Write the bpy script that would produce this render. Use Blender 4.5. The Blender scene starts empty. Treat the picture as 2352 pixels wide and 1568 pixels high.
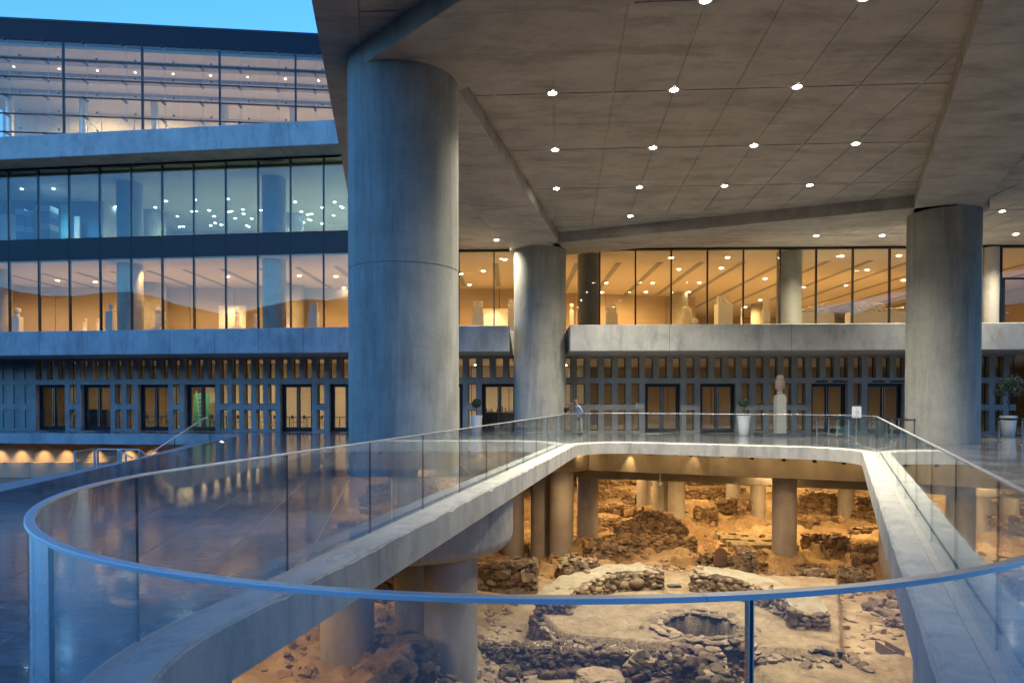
import bpy, bmesh, math, random
import numpy as np
from mathutils import Vector, Matrix, noise
random.seed(7); np.random.seed(7)
R = math.radians
sc = bpy.context.scene
C = sc.collection

# ------------------------------------------------------------------ camera
F, CX, PP = 1568.0, 1176.0, 943.6          # 24 mm shift lens on a 2352 px wide frame
PITCH, EYE = R(0.9), 1.7
cp, sp = math.cos(PITCH), math.sin(PITCH)
cam_d = bpy.data.cameras.new('camera'); cam = bpy.data.objects.new('camera', cam_d); C.objects.link(cam)
cam.location = (0, 0, EYE); cam.rotation_euler = (R(90) - PITCH, 0, 0)
cam_d.lens = 24; cam_d.sensor_width = 36; cam_d.shift_y = (PP - 784) / 2352
cam_d.clip_start = 0.05; cam_d.clip_end = 3000
sc.camera = cam

def ray(x, y):
    a, b = (x - CX) / F, -(y - PP) / F
    return a, cp + b * sp, -sp + b * cp
def G(x, y, z):
    """ground point: where the sight line through x,y meets the level z"""
    d = ray(x, y); t = (z - EYE) / d[2]
    return Vector((d[0] * t, d[1] * t, z))
def U(x, y, Y):
    d = ray(x, y); t = Y / d[1]
    return Vector((d[0] * t, Y, EYE + d[2] * t))
def onl(x, y0, m, z):
    """X on the wall line Y=y0+mX seen at column x, height z"""
    a = (x - CX) / F
    return a * (cp * y0 - (z - EYE) * sp) / (1 - a * cp * m)

# ------------------------------------------------------------------ sky and exposure
w = bpy.data.worlds.new('World'); sc.world = w; w.use_nodes = True
nt = w.node_tree; nt.nodes.clear()
wo = nt.nodes.new('ShaderNodeOutputWorld'); bg = nt.nodes.new('ShaderNodeBackground')
sky = nt.nodes.new('ShaderNodeTexSky'); sky.sky_type = 'NISHITA'; sky.sun_disc = False
sky.sun_elevation = R(6); sky.sun_rotation = R(200); sky.air_density = 1.0; sky.dust_density = 0.3; sky.ozone_density = 3.0
mx = nt.nodes.new('ShaderNodeMix'); mx.data_type = 'RGBA'; mx.blend_type = 'MULTIPLY'
mx.inputs[0].default_value = 1; mx.inputs[7].default_value = (0.58, 1.06, 1.62, 1)   # camera balanced for lamp light
nt.links.new(sky.outputs[0], mx.inputs[6]); nt.links.new(mx.outputs[2], bg.inputs[0]); nt.links.new(bg.outputs[0], wo.inputs[0])
bg.inputs[1].default_value = 0.15
sc.view_settings.view_transform = 'Standard'; sc.view_settings.look = 'None'
sc.view_settings.exposure = 1.8; sc.view_settings.gamma = 1.0; sc.view_settings.use_curve_mapping = False
sc.cycles.use_denoising = True
sc.cycles.max_bounces = 10; sc.cycles.transparent_max_bounces = 24; sc.cycles.diffuse_bounces = 4
sc.cycles.glossy_bounces = 4; sc.cycles.caustics_reflective = False; sc.cycles.caustics_refractive = False
sc.cycles.sample_clamp_indirect = 6

K_PIT, K_CAN, K_GAL, K_UP, K_TOP, K_GND = 1.85, 1.9, 0.43, 1.5, 0.62, 0.62

# ------------------------------------------------------------------ materials
def newmat(name):
    m = bpy.data.materials.new(name); m.use_nodes = True
    return m, m.node_tree, m.node_tree.nodes['Principled BSDF']
def N(nt, t, **kw):
    n = nt.nodes.new(t)
    for k, v in kw.items(): setattr(n, k, v)
    return n
def ramp(nt, src, stops):
    r = N(nt, 'ShaderNodeValToRGB'); e = r.color_ramp.elements
    while len(e) < len(stops): e.new(0.5)
    for i, (p, c) in enumerate(stops): e[i].position = p; e[i].color = (*c, 1)
    nt.links.new(src, r.inputs[0]); return r.outputs[0]
def noi(nt, scale, detail=6, rough=0.6, vec=None, dist=0.0):
    n = N(nt, 'ShaderNodeTexNoise'); n.inputs['Scale'].default_value = scale; n.inputs['Detail'].default_value = detail
    n.inputs['Roughness'].default_value = rough; n.inputs['Distortion'].default_value = dist
    if vec is not None: nt.links.new(vec, n.inputs['Vector'])
    return n.outputs[0]
def mapping(nt, scale, rot=(0, 0, 0)):
    g = N(nt, 'ShaderNodeNewGeometry'); m = N(nt, 'ShaderNodeMapping')
    m.inputs['Scale'].default_value = scale; m.inputs['Rotation'].default_value = rot
    nt.links.new(g.outputs['Position'], m.inputs[0]); return m.outputs[0]
def mixc(nt, fac, a, b, mode='MIX'):
    m = N(nt, 'ShaderNodeMix', data_type='RGBA', blend_type=mode)
    for sock, v in ((m.inputs[0], fac), (m.inputs[6], a), (m.inputs[7], b)):
        if isinstance(v, (int, float)): sock.default_value = v
        elif isinstance(v, tuple): sock.default_value = (*v, 1)
        else: nt.links.new(v, sock)
    return m.outputs[2]
def bump(nt, h, b, strength, dist=0.02):
    n = N(nt, 'ShaderNodeBump'); n.inputs['Strength'].default_value = strength; n.inputs['Distance'].default_value = dist
    nt.links.new(h, n.inputs['Height']); nt.links.new(n.outputs[0], b.inputs['Normal'])

def concrete(name, col, streak=(1, 1, .12), dirt=0.35, rough=0.75, blot=0.5, cut=(0.50, 0.66)):
    m, nt, b = newmat(name)
    p = mapping(nt, (1, 1, 1)); ps = mapping(nt, streak)
    dark = tuple(c * 0.62 for c in col)
    c1 = mixc(nt, ramp(nt, noi(nt, 1.1, 8, .62, ps, .4), [(.30, (0, 0, 0)), (.72, (1, 1, 1))]), dark, col)
    c2 = mixc(nt, ramp(nt, noi(nt, 14, 8, .7, p), [(.25, (0, 0, 0)), (.75, (1, 1, 1))]), tuple(c * 0.8 for c in col), tuple(c * 1.12 for c in col))
    c = mixc(nt, 0.5, c1, c2)
    c = mixc(nt, .9, c, ramp(nt, noi(nt, .9, 7, .68, p, .3), [(.34, (.79, .79, .78)), (.5, (.98, .98, .97)), (.66, (1.10, 1.10, 1.08))]), 'MULTIPLY')
    st = ramp(nt, noi(nt, 0.9, 10, .75, ps, .35), [(cut[0], (1, 1, 1)), (cut[1], (1 - dirt, 1 - dirt * .98, 1 - dirt * .92))])
    c = mixc(nt, blot, c, st, 'MULTIPLY')
    # pores
    v = N(nt, 'ShaderNodeTexVoronoi'); v.inputs['Scale'].default_value = 6.0; nt.links.new(p, v.inputs['Vector'])
    po = ramp(nt, v.outputs['Distance'], [(.02, (.55, .55, .55)), (.06, (1, 1, 1))])
    c = mixc(nt, 0.6, c, po, 'MULTIPLY')
    nt.links.new(c, b.inputs['Base Color']); b.inputs['Roughness'].default_value = rough
    bump(nt, noi(nt, 9, 9, .7, p), b, 0.25, 0.03)
    return m
M = {}
M['col'] = concrete('column_concrete', (.37, .36, .32), (1.5, 1.5, .16), .40, .75, .8, (.48, .62))
M['can'] = concrete('canopy_concrete', (.39, .36, .32), (.4, 1.5, 1), .30, .8, .85, (.51, .60))
M['slab'] = concrete('fascia_concrete', (.48, .475, .455), (1.3, 1.3, .35), .38, .75, .8, (.48, .64))
M['wall'] = concrete('wall_concrete', (.36, .35, .32), (1, 1, .2), .35)
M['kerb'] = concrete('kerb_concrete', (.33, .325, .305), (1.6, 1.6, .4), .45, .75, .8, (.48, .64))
M['kerbtop'] = concrete('kerb_top_concrete', (.37, .36, .33), (2, 2, 1), .45, .8, .8)
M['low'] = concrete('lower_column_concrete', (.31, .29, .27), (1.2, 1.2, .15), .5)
M['incol'] = concrete('inner_column_concrete', (.42, .39, .33), (1, 1, .2), .3)

def plain(name, col, rough=.5, metal=0.0, var=0.12, sc_=3.0, spec=None, vec=None, bmp=0.0):
    m, nt, b = newmat(name)
    p = mapping(nt, vec or (1, 1, 1))
    c = mixc(nt, noi(nt, sc_, 6, .6, p), tuple(x * (1 - var) for x in col), tuple(min(1, x * (1 + var)) for x in col))
    nt.links.new(c, b.inputs['Base Color']); b.inputs['Roughness'].default_value = rough; b.inputs['Metallic'].default_value = metal
    if spec is not None: b.inputs['Specular IOR Level'].default_value = spec
    if bmp: bump(nt, noi(nt, sc_ * 4, 6, .6, p), b, bmp, .02)
    return m
M['rail'] = plain('brushed_steel', (.62, .64, .66), .38, .85, .06, 8, vec=(1, 1, 8))
M['chrome'] = plain('chrome', (.6, .6, .6), .18, 1.0, .05)
M['frame'] = plain('dark_frame', (.012, .014, .018), .4, .3)
M['seal'] = plain('joint_seal', (.02, .03, .035), .5)
M['spandrel'] = plain('spandrel_glass', (.005, .012, .022), .25, 0, .1, 1, .16)
M['pale'] = plain('plaster_pale', (.55, .50, .42), .8, 0, .08, 1.2)
M['warmwall'] = plain('travertine_wall', (.46, .37, .25), .7, 0, .12, 2.0, vec=(.6, .6, 1.6))
M['ceil'] = plain('interior_ceiling', (.62, .56, .46), .8, 0, .03, 1)
M['ifloor'] = plain('interior_marble', (.50, .45, .36), .25, 0, .1, 2)
M['marble'] = plain('old_marble', (.60, .55, .45), .75, 0, .18, 9, bmp=.6)
M['plinth'] = plain('pale_plinth', (.52, .52, .47), .6, 0, .05, 4)
M['pot'] = plain('white_pot', (.62, .62, .60), .45, 0, .04, 3)
M['belt'] = plain('black_belt', (.01, .01, .012), .7)
M['dark'] = plain('dark_timber', (.03, .026, .022), .5)
M['navy'] = plain('navy_screen', (.012, .014, .035), .8)
M['blue'] = plain('blue_packaging', (.03, .12, .22), .6, 0, .2, 8)
M['teal'] = plain('teal_door', (.10, .30, .32), .6)
M['green'] = plain('green_wall', (.10, .40, .22), .7)
M['paper'] = plain('white_paper', (.75, .75, .73), .6)
M['ink'] = plain('black_ink', (.03, .03, .035), .6)
M['letter'] = plain('dark_metal_letters', (.008, .008, .01), .4, .5)
M['skin'] = plain('skin', (.30, .17, .11), .6)
M['shirt'] = plain('pale_blue_shirt', (.30, .40, .52), .8, bmp=.3, sc_=6)
M['khaki'] = plain('khaki_trousers', (.30, .26, .19), .85, bmp=.3, sc_=6)
M['black'] = plain('black_cloth', (.015, .016, .02), .85)
M['hair'] = plain('dark_hair', (.015, .012, .010), .8)
M['bark'] = plain('bark', (.07, .055, .04), .9, bmp=.8, sc_=20)
M['leaf'] = plain('leaf_green', (.035, .065, .025), .55, 0, .5, 30)
M['olive'] = plain('olive_leaf', (.06, .08, .055), .55, 0, .5, 30)
M['owl'] = plain('pink_stone', (.27, .20, .165), .85, 0, .15, 9, bmp=.8)
M['pillar'] = plain('pale_marble_pillar', (.34, .33, .29), .8, 0, .15, 7, bmp=.6)
M['water'] = plain('dark_pool', (.01, .02, .04), .1)
M['hill'] = plain('hillside', (.035, .04, .03), .95, 0, .5, .08)
M['apart'] = plain('apartment_plaster', (.45, .45, .44), .85)
M['plank'] = plain('old_plank', (.14, .08, .05), .85, bmp=.5)

def stone_mat(name, cols, sc_=1.0, rnd=True, bs=.9, mason=0):
    m, nt, b = newmat(name); p = mapping(nt, (1, 1, 1))
    r = ramp(nt, noi(nt, 1.3 * sc_, 8, .66, p, .6), [(.28, cols[0]), (.48, cols[1]), (.66, cols[2]), (.85, cols[3])])
    g = ramp(nt, noi(nt, 26, 8, .75, p), [(.25, (.55, .55, .55)), (.7, (1.1, 1.1, 1.1))])
    c = mixc(nt, .75, r, g, 'MULTIPLY')
    if rnd:
        oi = N(nt, 'ShaderNodeObjectInfo')
        rr = ramp(nt, oi.outputs['Random'], [(0, (.55, .50, .47)), (.5, (.95, .9, .85)), (1, (1.35, 1.3, 1.2))])
        c = mixc(nt, 1.0, c, rr, 'MULTIPLY')
    nt.links.new(c, b.inputs['Base Color']); b.inputs['Roughness'].default_value = .95; b.inputs['Specular IOR Level'].default_value = .15
    h = noi(nt, 11, 12, .78, p)
    if mason:
        pm = mapping(nt, (1, 1, 1.6)); wv = N(nt, 'ShaderNodeTexNoise'); wv.inputs['Scale'].default_value = 2.5; nt.links.new(pm, wv.inputs['Vector'])
        va = N(nt, 'ShaderNodeVectorMath', operation='MULTIPLY_ADD'); va.inputs[1].default_value = (.25, .25, .25); nt.links.new(wv.outputs['Color'], va.inputs[0]); nt.links.new(pm, va.inputs[2])
        vo = N(nt, 'ShaderNodeTexVoronoi'); vo.feature = 'DISTANCE_TO_EDGE'; vo.inputs['Scale'].default_value = mason; nt.links.new(va.outputs[0], vo.inputs['Vector'])
        vc = N(nt, 'ShaderNodeTexVoronoi'); vc.inputs['Scale'].default_value = mason; nt.links.new(va.outputs[0], vc.inputs['Vector'])
        jn = ramp(nt, vo.outputs['Distance'], [(.0, (0, 0, 0)), (.09, (1, 1, 1))]); sx = N(nt, 'ShaderNodeSeparateColor'); nt.links.new(vc.outputs['Color'], sx.inputs[0])
        c = mixc(nt, 1.0, c, ramp(nt, sx.outputs[0], [(0, (.6, .56, .5)), (1, (1.45, 1.4, 1.3))]), 'MULTIPLY')
        c = mixc(nt, .75, c, ramp(nt, vo.outputs['Distance'], [(.0, (.35, .32, .3)), (.07, (1, 1, 1))]), 'MULTIPLY')
        nt.links.new(c, b.inputs['Base Color']); ad = N(nt, 'ShaderNodeMath', operation='MULTIPLY_ADD'); nt.links.new(jn, ad.inputs[0]); ad.inputs[1].default_value = 1.2; nt.links.new(h, ad.inputs[2]); h = ad.outputs[0]
    bump(nt, h, b, bs, .06)
    return m
M['stone'] = stone_mat('ruin_stone', [(.14, .10, .07), (.23, .17, .115), (.32, .245, .165), (.42, .35, .25)])
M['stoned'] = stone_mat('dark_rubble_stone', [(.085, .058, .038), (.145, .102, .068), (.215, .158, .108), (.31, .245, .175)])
M['core'] = stone_mat('wall_core_mortar', [(.17, .125, .085), (.26, .20, .135), (.33, .26, .18), (.42, .35, .25)], 2, False, 1.0, 4.5)
M['mortar'] = stone_mat('mortar_crust', [(.20, .165, .11), (.26, .215, .145), (.31, .265, .185), (.38, .33, .25)], 1.5, False, .7)
def earth_mat():
    m, nt, b = newmat('excavated_earth'); p = mapping(nt, (1, 1, 1))
    c = ramp(nt, noi(nt, .7, 9, .62, p, .5), [(.3, (.20, .13, .075)), (.5, (.31, .225, .13)), (.7, (.42, .33, .21))])
    c = mixc(nt, .7, c, ramp(nt, noi(nt, 30, 9, .8, p), [(.3, (.5, .5, .5)), (.65, (1.1, 1.1, 1.1))]), 'MULTIPLY')
    at = N(nt, 'ShaderNodeAttribute'); at.attribute_name = 'crust'
    c2 = ramp(nt, noi(nt, 1.3, 9, .66, p, .5), [(.3, (.165, .115, .07)), (.5, (.245, .178, .108)), (.72, (.32, .25, .165))])
    c2 = mixc(nt, .8, c2, ramp(nt, noi(nt, 4.5, 12, .75, p, 1.0), [(.36, (.62, .58, .52)), (.5, (1, 1, 1)), (.68, (1.12, 1.1, 1.05))]), 'MULTIPLY')
    c2 = mixc(nt, .6, c2, ramp(nt, noi(nt, 40, 9, .8, p), [(.3, (.6, .6, .6)), (.65, (1.05, 1.05, 1.05))]), 'MULTIPLY')
    c = mixc(nt, at.outputs['Fac'], c, c2)
    a2 = N(nt, 'ShaderNodeAttribute'); a2.attribute_name = 'dark_soil'; c = mixc(nt, a2.outputs['Fac'], c, mixc(nt, noi(nt, 6, 8, .7, p), (.055, .042, .034), (.12, .095, .075)))
    ge = N(nt, 'ShaderNodeNewGeometry'); sz = N(nt, 'ShaderNodeSeparateXYZ'); nt.links.new(ge.outputs['Normal'], sz.inputs[0])
    vo = N(nt, 'ShaderNodeTexVoronoi'); vo.feature = 'DISTANCE_TO_EDGE'; vo.inputs['Scale'].default_value = 5.5
    wv = N(nt, 'ShaderNodeTexNoise'); wv.inputs['Scale'].default_value = 3.5; wv.inputs['Detail'].default_value = 4; pm = mapping(nt, (1, 1, 1.5)); nt.links.new(pm, wv.inputs['Vector'])
    va = N(nt, 'ShaderNodeVectorMath', operation='MULTIPLY_ADD'); va.inputs[1].default_value = (.5, .5, .5); nt.links.new(wv.outputs['Color'], va.inputs[0]); nt.links.new(pm, va.inputs[2]); nt.links.new(va.outputs[0], vo.inputs['Vector'])
    st_ = mixc(nt, .6, c, ramp(nt, vo.outputs['Distance'], [(0, (.5, .47, .45)), (.15, (1.1, 1.05, 1))]), 'MULTIPLY')
    c = mixc(nt, ramp(nt, sz.outputs[2], [(.80, (1, 1, 1)), (.93, (0, 0, 0))]), c, st_)
    nt.links.new(c, b.inputs['Base Color']); b.inputs['Roughness'].default_value = 1.0; b.inputs['Specular IOR Level'].default_value = .05
    bump(nt, noi(nt, 9, 12, .8, p), b, .9, .05)
    return m
M['earth'] = earth_mat()

def floor_mat():
    m, nt, b = newmat('polished_dark_marble')
    p = mapping(nt, (1, 1, 1)); pv = mapping(nt, (.9, 2.6, 1), (0, 0, R(-12)))
    c = ramp(nt, noi(nt, 2.2, 12, .72, pv, 1.4), [(.30, (.06, .064, .076)), (.5, (.12, .126, .142)), (.62, (.17, .178, .195)), (.78, (.27, .27, .275))])
    oi = N(nt, 'ShaderNodeObjectInfo')
    c = mixc(nt, 1.0, c, ramp(nt, oi.outputs['Random'], [(0, (.72, .72, .75)), (1, (1.3, 1.27, 1.22))]), 'MULTIPLY')
    sc1 = ramp(nt, noi(nt, 60, 4, .6, mapping(nt, (.25, 1, 1), (0, 0, R(30)))), [(.70, (0, 0, 0)), (.78, (.12, .12, .12))])
    c = mixc(nt, 1.0, c, sc1, 'ADD')
    nt.links.new(c, b.inputs['Base Color'])
    rg = ramp(nt, noi(nt, 3, 8, .7, p), [(.3, (.05, .05, .05)), (.7, (.17, .17, .17))]); nt.links.new(rg, b.inputs['Roughness'])
    b.inputs['Specular IOR Level'].default_value = .75
    bump(nt, noi(nt, 1.3, 3, .5, p), b, .05, .03)
    return m
M['floor'] = floor_mat()
M['grout'] = plain('pale_grout', (.27, .27, .26), .8, 0, .2, 5)

def glass_mat(name, tint, refl=1.0, ior=1.5, film=0.0):
    m = bpy.data.materials.new(name); m.use_nodes = True; nt = m.node_tree; nt.nodes.clear()
    o = N(nt, 'ShaderNodeOutputMaterial'); t = N(nt, 'ShaderNodeBsdfTransparent'); t.inputs[0].default_value = (*tint, 1)
    g = N(nt, 'ShaderNodeBsdfGlossy'); g.inputs['Roughness'].default_value = 0.0; g.inputs[0].default_value = (.95, 1, 1, 1)
    f = N(nt, 'ShaderNodeFresnel'); ge = N(nt, 'ShaderNodeNewGeometry'); mr = N(nt, 'ShaderNodeMapRange')
    mr.inputs[3].default_value = ior; mr.inputs[4].default_value = 1 / ior      # same reflection on both faces
    nt.links.new(ge.outputs['Backfacing'], mr.inputs[0]); nt.links.new(mr.outputs[0], f.inputs[0])
    mu = N(nt, 'ShaderNodeMath', operation='MULTIPLY'); mu.inputs[1].default_value = refl; nt.links.new(f.outputs[0], mu.inputs[0])
    x = N(nt, 'ShaderNodeMixShader'); nt.links.new(mu.outputs[0], x.inputs[0]); nt.links.new(t.outputs[0], x.inputs[1]); nt.links.new(g.outputs[0], x.inputs[2])
    last = x
    if film:
        d = N(nt, 'ShaderNodeBsdfDiffuse'); d.inputs[0].default_value = (.6, .65, .68, 1)
        x2 = N(nt, 'ShaderNodeMixShader'); pp = mapping(nt, (1, 1, 1))
        fr = ramp(nt, noi(nt, 1.5, 5, .6, pp), [(.3, (film * .4,) * 3), (.7, (film * 1.4,) * 3)])
        nt.links.new(fr, x2.inputs[0]); nt.links.new(x.outputs[0], x2.inputs[1]); nt.links.new(d.outputs[0], x2.inputs[2]); last = x2
    nt.links.new(last.outputs[0], o.inputs[0]); return m
M['glass'] = glass_mat('balustrade_glass', (.95, .97, .975), .95, 1.5, .004)
M['pane'] = glass_mat('window_glass', (.92, .92, .90), .62, 1.5)
M['tpane'] = glass_mat('blue_tinted_glass', (.80, .77, .72), 1.0, 1.5)
M['upane'] = glass_mat('upper_window_glass', (.42, .60, .69), .95, 1.5)

def emit(name, col, s):
    m = bpy.data.materials.new(name); m.use_nodes = True; nt = m.node_tree; nt.nodes.clear()
    o = N(nt, 'ShaderNodeOutputMaterial'); e = N(nt, 'ShaderNodeEmission'); e.inputs[0].default_value = (*col, 1); e.inputs[1].default_value = s
    nt.links.new(e.outputs[0], o.inputs[0]); return m
M['lampw'] = emit('downlight_glow', (1, .96, .82), 40)
M['lampo'] = emit('warm_lamp_glow', (1, .80, .48), 22)

# ------------------------------------------------------------------ mesh helpers
class Fr:
    """frame on a wall line: s along, t towards the plaza, z up"""
    def __init__(s, ox, oy, ang): s.o = (ox, oy); s.c, s.s = math.cos(ang), math.sin(ang); s.a = ang
    def __call__(s, a, t, z): return (s.o[0] + a * s.c + t * s.s, s.o[1] + a * s.s - t * s.c, z)
class Fr0:
    a = 0
    def __call__(s, x, y, z): return (x, y, z)
ID = Fr0()
class MB:
    def __init__(s): s.v = []; s.f = []
    def box(s, x0, x1, y0, y1, z0, z1, fr=ID):
        n = len(s.v)
        for z in (z0, z1):
            for x, y in ((x0, y0), (x1, y0), (x1, y1), (x0, y1)): s.v.append(fr(x, y, z))
        s.f += [tuple(n + i for i in q) for q in ((0, 3, 2, 1), (4, 5, 6, 7), (0, 1, 5, 4), (1, 2, 6, 5), (2, 3, 7, 6), (3, 0, 4, 7))]
        return s
    def prism(s, pts, z0, z1):
        n = len(s.v); k = len(pts)
        s.v += [(p[0], p[1], z0) for p in pts] + [(p[0], p[1], z1) for p in pts]
        s.f.append(tuple(n + i for i in range(k))[::-1]); s.f.append(tuple(n + k + i for i in range(k)))
        for i in range(k): j = (i + 1) % k; s.f.append((n + i, n + j, n + k + j, n + k + i))
        return s
    def lathe(s, cx, cy, prof, seg=24, caps=True):
        n = len(s.v)
        for r, z in prof:
            for i in range(seg): a = 2 * math.pi * i / seg; s.v.append((cx + r * math.cos(a), cy + r * math.sin(a), z))
        for j in range(len(prof) - 1):
            for i in range(seg):
                k = (i + 1) % seg; s.f.append((n + j * seg + i, n + j * seg + k, n + (j + 1) * seg + k, n + (j + 1) * seg + i))
        if caps:
            s.f.append(tuple(n + i for i in range(seg))[::-1]); s.f.append(tuple(n + (len(prof) - 1) * seg + i for i in range(seg)))
        return s
    def tube(s, pts, r, seg=8):
        pts = [Vector(p) for p in pts]; n = len(s.v); up = Vector((0, 0, 1))
        for i, p in enumerate(pts):
            d = (pts[min(i + 1, len(pts) - 1)] - pts[max(i - 1, 0)]).normalized()
            a = d.cross(up); a = a.normalized() if a.length > 1e-4 else Vector((1, 0, 0)); b = d.cross(a)
            for k in range(seg):
                t = 2 * math.pi * k / seg; s.v.append(tuple(p + (a * math.cos(t) + b * math.sin(t)) * r))
        for i in range(len(pts) - 1):
            for k in range(seg):
                l = (k + 1) % seg; s.f.append((n + i * seg + k, n + i * seg + l, n + (i + 1) * seg + l, n + (i + 1) * seg + k))
        s.f.append(tuple(n + k for k in range(seg))[::-1]); s.f.append(tuple(n + (len(pts) - 1) * seg + k for k in range(seg)))
        return s
    def mesh(s, name, mat, smooth=False):
        me = bpy.data.meshes.new(name); me.from_pydata([tuple(v) for v in s.v], [], s.f)
        if mat: me.materials.append(mat)
        bm = bmesh.new(); bm.from_mesh(me); bmesh.ops.recalc_face_normals(bm, faces=bm.faces); bm.to_mesh(me); bm.free()
        if smooth:
            me.polygons.foreach_set('use_smooth', [True] * len(me.polygons))
            try: me.set_sharp_from_angle(angle=R(40))
            except Exception: pass
        me.update(); return me
    def obj(s, name, mat, parent=None, smooth=False, **pr):
        return put(name, s.mesh(name, mat, smooth), parent, **pr)
def put(name, me, parent=None, loc=None, rot=None, scale=None, **pr):
    o = bpy.data.objects.new(name, me); C.objects.link(o)
    if parent: o.parent = parent
    if loc is not None: o.location = loc
    if rot is not None: o.rotation_euler = rot
    if scale is not None: o.scale = scale
    for k, v in pr.items(): o[k] = v
    return o
def empty(name, loc=(0, 0, 0), rz=0, **pr):
    o = bpy.data.objects.new(name, None); C.objects.link(o); o.location = loc; o.rotation_euler = (0, 0, rz)
    o.empty_display_size = .2
    for k, v in pr.items(): o[k] = v
    return o
def bevel(o, wd, seg=2):
    m = o.modifiers.new('bevel', 'BEVEL'); m.width = wd; m.segments = seg; m.limit_method = 'ANGLE'; return o
def spot(name, loc, tgt, power, col, size=R(120), blend=.6, soft=.08, parent=None):
    l = bpy.data.lights.new(name, 'SPOT'); l.energy = power; l.color = col; l.spot_size = size; l.spot_blend = blend; l.shadow_soft_size = soft
    o = bpy.data.objects.new(name, l); C.objects.link(o); o.location = loc
    o.rotation_euler = (Vector(tgt) - Vector(loc)).to_track_quat('-Z', 'Y').to_euler()
    if parent: o.parent = parent
    return o
def halfclip(poly, a, b, c):
    """keep a*x+b*y<=c"""
    out = []
    for i in range(len(poly)):
        p, q = poly[i], poly[(i + 1) % len(poly)]; dp, dq = a * p[0] + b * p[1] - c, a * q[0] + b * q[1] - c
        if dp <= 0: out.append(p)
        if (dp < 0 < dq) or (dq < 0 < dp):
            t = dp / (dp - dq); out.append((p[0] + t * (q[0] - p[0]), p[1] + t * (q[1] - p[1])))
    return out
def edges_of(poly):
    """outward half planes of a counter-clockwise convex polygon"""
    r = []
    for i in range(len(poly)):
        p, q = poly[i], poly[(i + 1) % len(poly)]; a, b = q[1] - p[1], -(q[0] - p[0]); l = math.hypot(a, b)
        if l > 1e-6: r.append((a / l, b / l, (a * p[0] + b * p[1]) / l))
    return r

# ------------------------------------------------------------------ plan of the opening
def loop_outline(off=0.0):
    """ccw outline of the glass line; off>0 moves into the hole"""
    cx, cy, rr = .17, 4.6, 2.80 - off
    aL, aR, aB = math.atan(.22), math.atan(.4877), math.atan(-.46)
    nL = Vector((-math.cos(aL), math.sin(aL))); nR = Vector((math.cos(aR), -math.sin(aR))); nB = Vector((-math.sin(aB), math.cos(aB)))
    c = Vector((cx, cy)); cL = c.dot(nL) + rr; cR = c.dot(nR) + rr; cB = Vector((3, 28.72)).dot(nB) - off
    def meet(n1, c1, n2, c2):
        d = n1.x * n2.y - n1.y * n2.x; return Vector(((c1 * n2.y - c2 * n1.y) / d, (n1.x * c2 - n2.x * c1) / d))
    pts = []
    rc = 2.3 - off * .6
    cRB = meet(nR, cR - rc, nB, cB - rc); cLB = meet(nL, cL - rc, nB, cB - rc)
    def arc(cn, r, a0, a1, n):
        for i in range(n + 1): a = a0 + (a1 - a0) * i / n; pts.append((cn.x + r * math.cos(a), cn.y + r * math.sin(a)))
    ang = lambda v: math.atan2(v.y, v.x)
    arc(c, rr, ang(nL) - 2 * math.pi if ang(nL) > 0 else ang(nL), ang(nR), 72)      # near side, left to right
    arc(cRB, rc, ang(nR), ang(nB), 14)
    arc(cLB, rc, ang(nB), ang(nL), 14)
    return pts
OUT = loop_outline(0.0); INN = loop_outline(0.40)
def seglen(P):
    L = [0]
    for i in range(len(P)): p, q = P[i], P[(i + 1) % len(P)]; L.append(L[-1] + math.hypot(q[0] - p[0], q[1] - p[1]))
    return L
OL = seglen(OUT)
def at(sv):
    sv %= OL[-1]
    i = int(np.searchsorted(OL, sv, side='right')) - 1; i = min(i, len(OUT) - 1)
    t = (sv - OL[i]) / max(1e-9, OL[i + 1] - OL[i]); p, q = OUT[i], OUT[(i + 1) % len(OUT)]
    return (p[0] + t * (q[0] - p[0]), p[1] + t * (q[1] - p[1])), (q[0] - p[0], q[1] - p[1])
def nearest_s(x, y):
    best = (1e9, 0)
    for k in range(0, int(OL[-1] * 50)):
        (px, py), _ = at(k / 50); d = (px - x) ** 2 + (py - y) ** 2
        if d < best[0]: best = (d, k / 50)
    return best[1]

# ------------------------------------------------------------------ ground under everything
def slab_with_hole(name, outer, hole, z1, z0, mat, sidemat=None, **pr):
    bm = bmesh.new(); ed = []
    for P in (outer, hole):
        vs = [bm.verts.new((x, y, z1)) for x, y in P]
        ed += [bm.edges.new((vs[i], vs[(i + 1) % len(vs)])) for i in range(len(vs))]
    bmesh.ops.triangle_fill(bm, edges=ed, use_beauty=True, use_dissolve=False)
    tri = [[tuple(v.co[:2]) for v in f.verts] for f in bm.faces]; bm.free()
    m = MB()
    for t in tri:
        n = len(m.v); m.v += [(x, y, z1) for x, y in t] + [(x, y, z0) for x, y in t]; m.f += [(n, n + 1, n + 2), (n + 5, n + 4, n + 3)]
    for P in (outer, hole):
        for i in range(len(P)):
            p, q = P[i], P[(i + 1) % len(P)]; n = len(m.v)
            m.v += [(*p, z0), (*q, z0), (*q, z1), (*p, z1)]; m.f.append((n, n + 1, n + 2, n + 3))
    me = bpy.data.meshes.new(name); me.from_pydata(m.v, [], m.f); me.materials.append(mat)
    bm = bmesh.new(); bm.from_mesh(me); bmesh.ops.remove_doubles(bm, verts=bm.verts, dist=1e-5); bmesh.ops.recalc_face_normals(bm, faces=bm.faces); bm.to_mesh(me); bm.free()
    return put(name, me, None, **pr)
gm = MB(); gm.box(-400, 400, -400, 400, -7.6, -7.5)
gm.obj('ground', M['earth'], kind='structure')
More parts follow.
